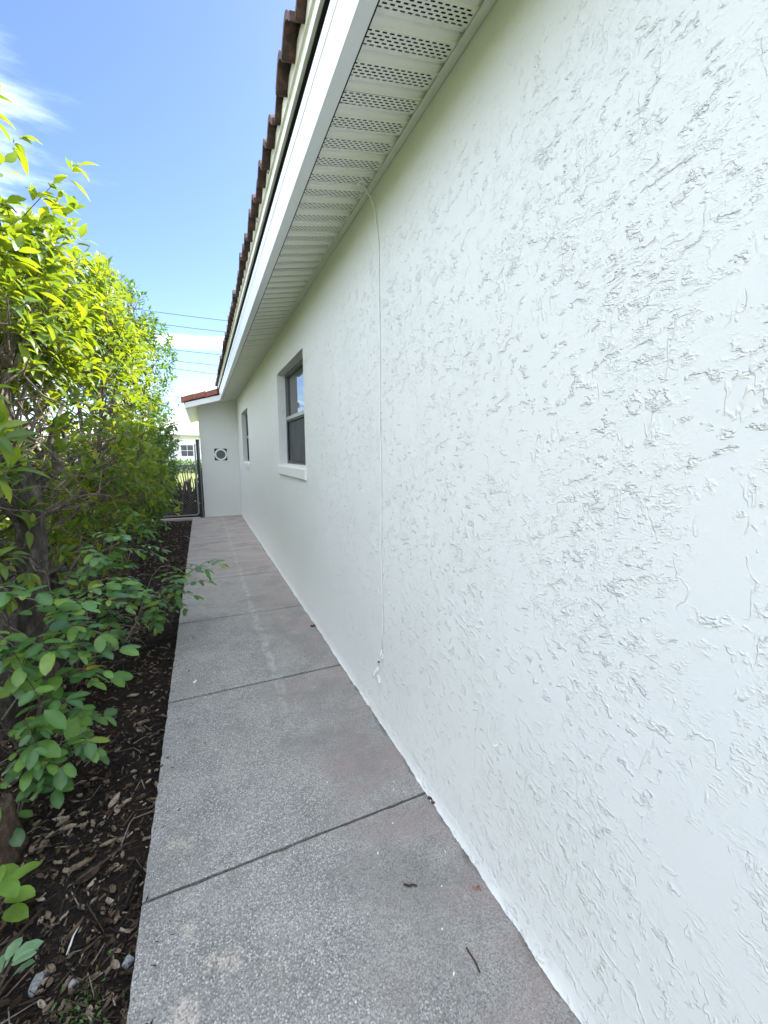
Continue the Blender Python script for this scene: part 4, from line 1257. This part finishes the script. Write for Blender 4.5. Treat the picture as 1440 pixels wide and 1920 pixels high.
lay('dead_leaf', mesh('yellow_dead_leaf', *curled_leaf(1, .5, .3, 9), M_LEAF_Y, True), -0.815, 3.39, .10, .4, (.2, .1), .03, label='single orange yellow fallen leaf at the edge of the low plants', cat='dead leaf')
lay('dead_leaf', mesh('cream_dead_leaf', *curled_leaf(1, .5, .3, 10), M_DEAD, True), -0.78, 3.62, .07, 1.4, (.2, -.1), .02, label='pale cream fallen leaf just beyond the orange yellow one', cat='dead leaf')
for k in range(120):
    y = 1.0 + 6.5 * random.random() ** 1.8
    x = random.uniform(-0.95, XL - .05)
    lay('dead_leaf', dl[k % 4], x, y, random.uniform(.035, .075), random.uniform(0, 2*PI), (random.uniform(-.5, .5), random.uniform(-.5, .5)), random.uniform(.004, .014),
        label='small curled brown dead leaf scattered on the dark mulch', cat='dead leaf', group='brown dead leaves scattered on the mulch')

def twig(label, pts, r, mat=M_TWIG, group=None):
    P = []
    for (x, y, dz_) in pts: P.append((x, y, float(bed_height(np.array([x]), np.array([y]))[0]) + dz_))
    m = MB(); n = len(P); m.tube(P, [r * (1 - .5 * k / (n - 1)) for k in range(n)], 6)
    return obj('twig', m.mesh('twig', mat, True), None, None, label, 'twig', group)
twig('long thin twig arching to the slab edge between the dead leaves', [(-.50,1.62,.02),(-.43,1.66,.03),(-.37,1.71,.03),(-.325,1.725,.025)], .005)
twig('thin twig standing up from the long arching twig', [(-.385,1.72,.02),(-.365,1.80,.04),(-.35,1.86,.035)], .003)
twig('short pale bent twig lying on bare dark soil', [(-.475,1.37,.012),(-.470,1.42,.016),(-.458,1.465,.012)], .0035, M_CABLE)
twig('thin dark twig crossing the bare soil', [(-.455,1.52,.012),(-.42,1.46,.02),(-.385,1.405,.012)], .003)
twig('thick brown stick at the left edge of the mulch', [(-.74,1.36,.015),(-.66,1.45,.022),(-.585,1.55,.018)], .010)
twig('brown stick lying against the slab edge', [(-.335,1.46,.015),(-.318,1.53,.03),(-.300,1.60,.02)], .007, M_CHIP)
for k in range(46):
    y = 0.9 + 5.5 * random.random() ** 1.6; x = random.uniform(-.95, XL - .08); a = random.uniform(0, 2*PI); L = random.uniform(.05, .17)
    twig('thin brown twig among the wood chips', [(x, y, .01), (min(x + L*.5*math.cos(a), XL-.02), y + L*.5*math.sin(a), .018 + random.uniform(0, .01)), (min(x + L*math.cos(a + .3), XL-.015), y + L*math.sin(a + .3), .012)],
         random.uniform(.0018, .004), group='thin twigs strewn on the mulch')

def stone(label, x, y, z, sx, sy, sz, seed, yaw=0.0):
    r = np.random.default_rng(seed)
    bm = bmesh.new(); bmesh.ops.create_icosphere(bm, subdivisions=2, radius=1)
    for v in bm.verts:
        d = v.co.normalized(); k = 1 + 0.2 * math.sin(3*d.x + seed) * math.cos(4*d.y + seed*2) + r.uniform(-.10, .08)
        c = Vector((np.sign(d.x)*abs(d.x)**.7, np.sign(d.y)*abs(d.y)**.7, np.sign(d.z)*abs(d.z)**.8)) * k
        v.co = Vector((c.x*sx, c.y*sy, c.z*sz))
    me = bpy.data.meshes.new('stone'); bm.to_mesh(me); bm.free(); me.materials.append(M_STONE)
    o = obj('stone', me, None, None, label, 'stone'); o.location = (x, y, z); o.rotation_euler = (0, 0, yaw)
zb_ = lambda x, y: float(bed_height(np.array([x]), np.array([y]))[0])
stone('pale oblong broken stone lying in the mulch near the left edge', -.538, 1.325, zb_(-.538, 1.325)+.008, .015, .030, .012, 3, -.3)
stone('rounded grey stone to the right of the oblong broken stone', -.438, 1.275, zb_(-.438, 1.275)+.006, .013, .019, .009, 4, .5)
stone('small grey stone tucked against the slab edge', -.302, 1.285, zb_(-.302, 1.285)+.006, .017, .014, .013, 5, .9)

# mossy weeds by the slab
rng = np.random.default_rng(71)
n = 160
px = rng.normal(-.40, .045, n); py = rng.normal(1.20, .05, n); px = np.minimum(px, XL - .03)
pz = bed_height(px, py) + .006
A = np.stack([rng.normal(0, 1, n), rng.normal(0, 1, n), rng.uniform(.1, 1, n)], -1)
me = joined_leaves('weeds', HEDGE_GEOS, frames(A, np.tile([[0, 0, 1.0]], (n, 1)) + rng.normal(0, .3, (n, 3))), np.stack([px, py, pz], -1), rng.uniform(.008, .02, n), M_LEAF_D, rng.random(n))
obj('weeds', me, kind='stuff', label='tiny green mossy weeds growing on the soil near the slab', cat='weeds')

# crumbs on the concrete
def debris(name, label, cat, pts, r, mat, z=0.003):
    m = MB(); m.tube([(x, y, z + (k % 2) * .002) for k, (x, y) in enumerate(pts)], r, 5)
    obj(name, m.mesh(name, mat), None, None, label, cat)
debris('twig', 'short dark bent twig on the near slab right of centre', 'twig', [(.562,1.083),(.577,1.068),(.588,1.070),(.60,1.058)], .0035, M_WOODDARK)
debris('twig', 'straight dark sliver on the near slab toward the wall', 'twig', [(.653,.84),(.656,.80),(.654,.775)], .0026, M_WOODDARK)
debris('leaf_scrap', 'reddish brown leaf scrap on the slab near the wall foot', 'leaf scrap', [(.775,.975),(.787,.967),(.80,.972),(.795,.955)], .003, M_TILE_RED)
debris('leaf_scrap', 'black crumpled leaf scrap at the wall end of the first joint', 'leaf scrap', [(.822,1.36),(.832,1.345),(.826,1.33),(.838,1.32)], .006, M_WOODDARK, .006)
debris('leaf_scrap', 'dark leaf scrap by the wall on the third slab', 'leaf scrap', [(.79,3.33),(.812,3.31),(.822,3.335)], .009, M_WOODDARK, .008)
debris('paint_chip', 'white paint chip on the second slab near the mulch', 'paint chip', [(-.135,2.775),(-.120,2.79),(-.122,2.805)], .006, M_FASCIA)
for (x, y) in ((.70, 1.46), (.74, 1.43), (.72, 1.50), (.61, .91), (.68, 1.02), (.52, 1.22), (.44, 1.62), (.63, 1.31), (.30, .86), (.76, 1.12), (.58, .80)):
    debris('paint_fleck', 'tiny white fleck on the concrete near the wall', 'paint fleck', [(x, y), (x + random.uniform(-.006, .006), y + random.uniform(.003, .007))], random.uniform(.0014, .0026), M_FASCIA)
    bpy.context.scene.collection.objects[-1]['group'] = 'white flecks on the near slabs'

# ------------------------------------------------------------------ far yard
M_FARWALL = paint_mat('far_house_paint', (0.80, 0.77, 0.76), 0.7, 0.04)
M_FARROOF = paint_mat('far_house_roof', (0.62, 0.60, 0.58), 0.7, 0.05)
fh = thing('far_house', 'pale single storey house across the lawn seen through the gap by the gate', 'house', (-2, 44, 0))
m = MB(); m.box(-10, 5, 42, 50, -0.2, 3.3)
obj('wall', m.mesh('far_wall', M_FARWALL), fh)
m = MB(); m.add([(-10.6,41.3,3.2),(5.6,41.3,3.2),(5.6,50.7,3.2),(-10.6,50.7,3.2),(-8,46,4.9),(3,46,4.9)], [(0,1,5,4),(1,2,5),(2,3,4,5),(3,0,4),(0,3,2,1)])
obj('roof', m.mesh('far_roof', M_FARROOF), fh)
for x in (-6.0, -3.4, -1.15, 1.6):
    m = MB(); m.box(x-.55, x+.55, 41.97, 42.02, 1.25, 2.35)
    wn = obj('window', m.mesh('far_window', M_FASCIA), fh)
    for zz_ in (1.30, 1.82):
        for xx in (-.5, .02):
            p = MB(); p.box(x+xx, x+xx+.48, 41.955, 41.968, zz_, zz_+.48)
            obj('pane', p.mesh('far_pane', M_SCREEN), wn)

def far_hedge(label, x0, x1, y, z1, seed):
    r = np.random.default_rng(seed); global rng; rng = r
    n = int((x1 - x0) * 330)
    root = thing('clipped_hedge', label, 'hedge', ((x0+x1)/2, y, -.1))
    P = np.stack([r.uniform(x0, x1, n), y + r.uniform(-.6, .6, n), r.uniform(-.05, z1, n)], -1)
    A = r.normal(0, 1, (n, 3)); A[:, 2] += .4
    me = joined_leaves('foliage', HEDGE_GEOS, frames(A, np.tile([[0, 0, 1.0]], (n, 1)) + r.normal(0, .5, (n, 3))), P, r.uniform(.18, .34, n), M_LEAF_D, r.random(n))
    o = obj('foliage', me, root); o['kind'] = 'stuff'
far_hedge('clipped dark green hedge in front of the pale far house', -7, 4, 39, 0.95, 81)

# overhead wires
wires = [((-1.286, 7.879), (1.495, 7.878)), ((-0.899, 7.369), (1.333, 7.348)), ((-1.001, 6.752), (1.234, 6.742)), ((-0.971, 6.295), (1.075, 6.273)),
         ((-1.308, 5.822), (1.013, 5.756)), ((-1.27, 5.475), (0.891, 5.343)), ((-1.424, 4.129), (-0.609, 4.194))]
names = ['topmost', 'second from the top', 'third from the top', 'fourth from the top', 'fifth from the top', 'sixth from the top', 'lowest']
for nm, ((xa, za), (xb, zb2)) in zip(names, wires):
    sl = (zb2 - za) / (xb - xa); pts = []
    for k in range(25):
        x = -14 + 28 * k / 24
        pts.append((x, 22, za + sl * (x - xa) + 0.004 * (x - 0) ** 2))
    m = MB(); m.tube(pts, 0.011, 5)
    obj('power_line', m.mesh('power_line', M_BLACK, True), None, None, nm + ' of the overhead wires crossing the sky above the far roof', 'power line', 'overhead wires in the sky')
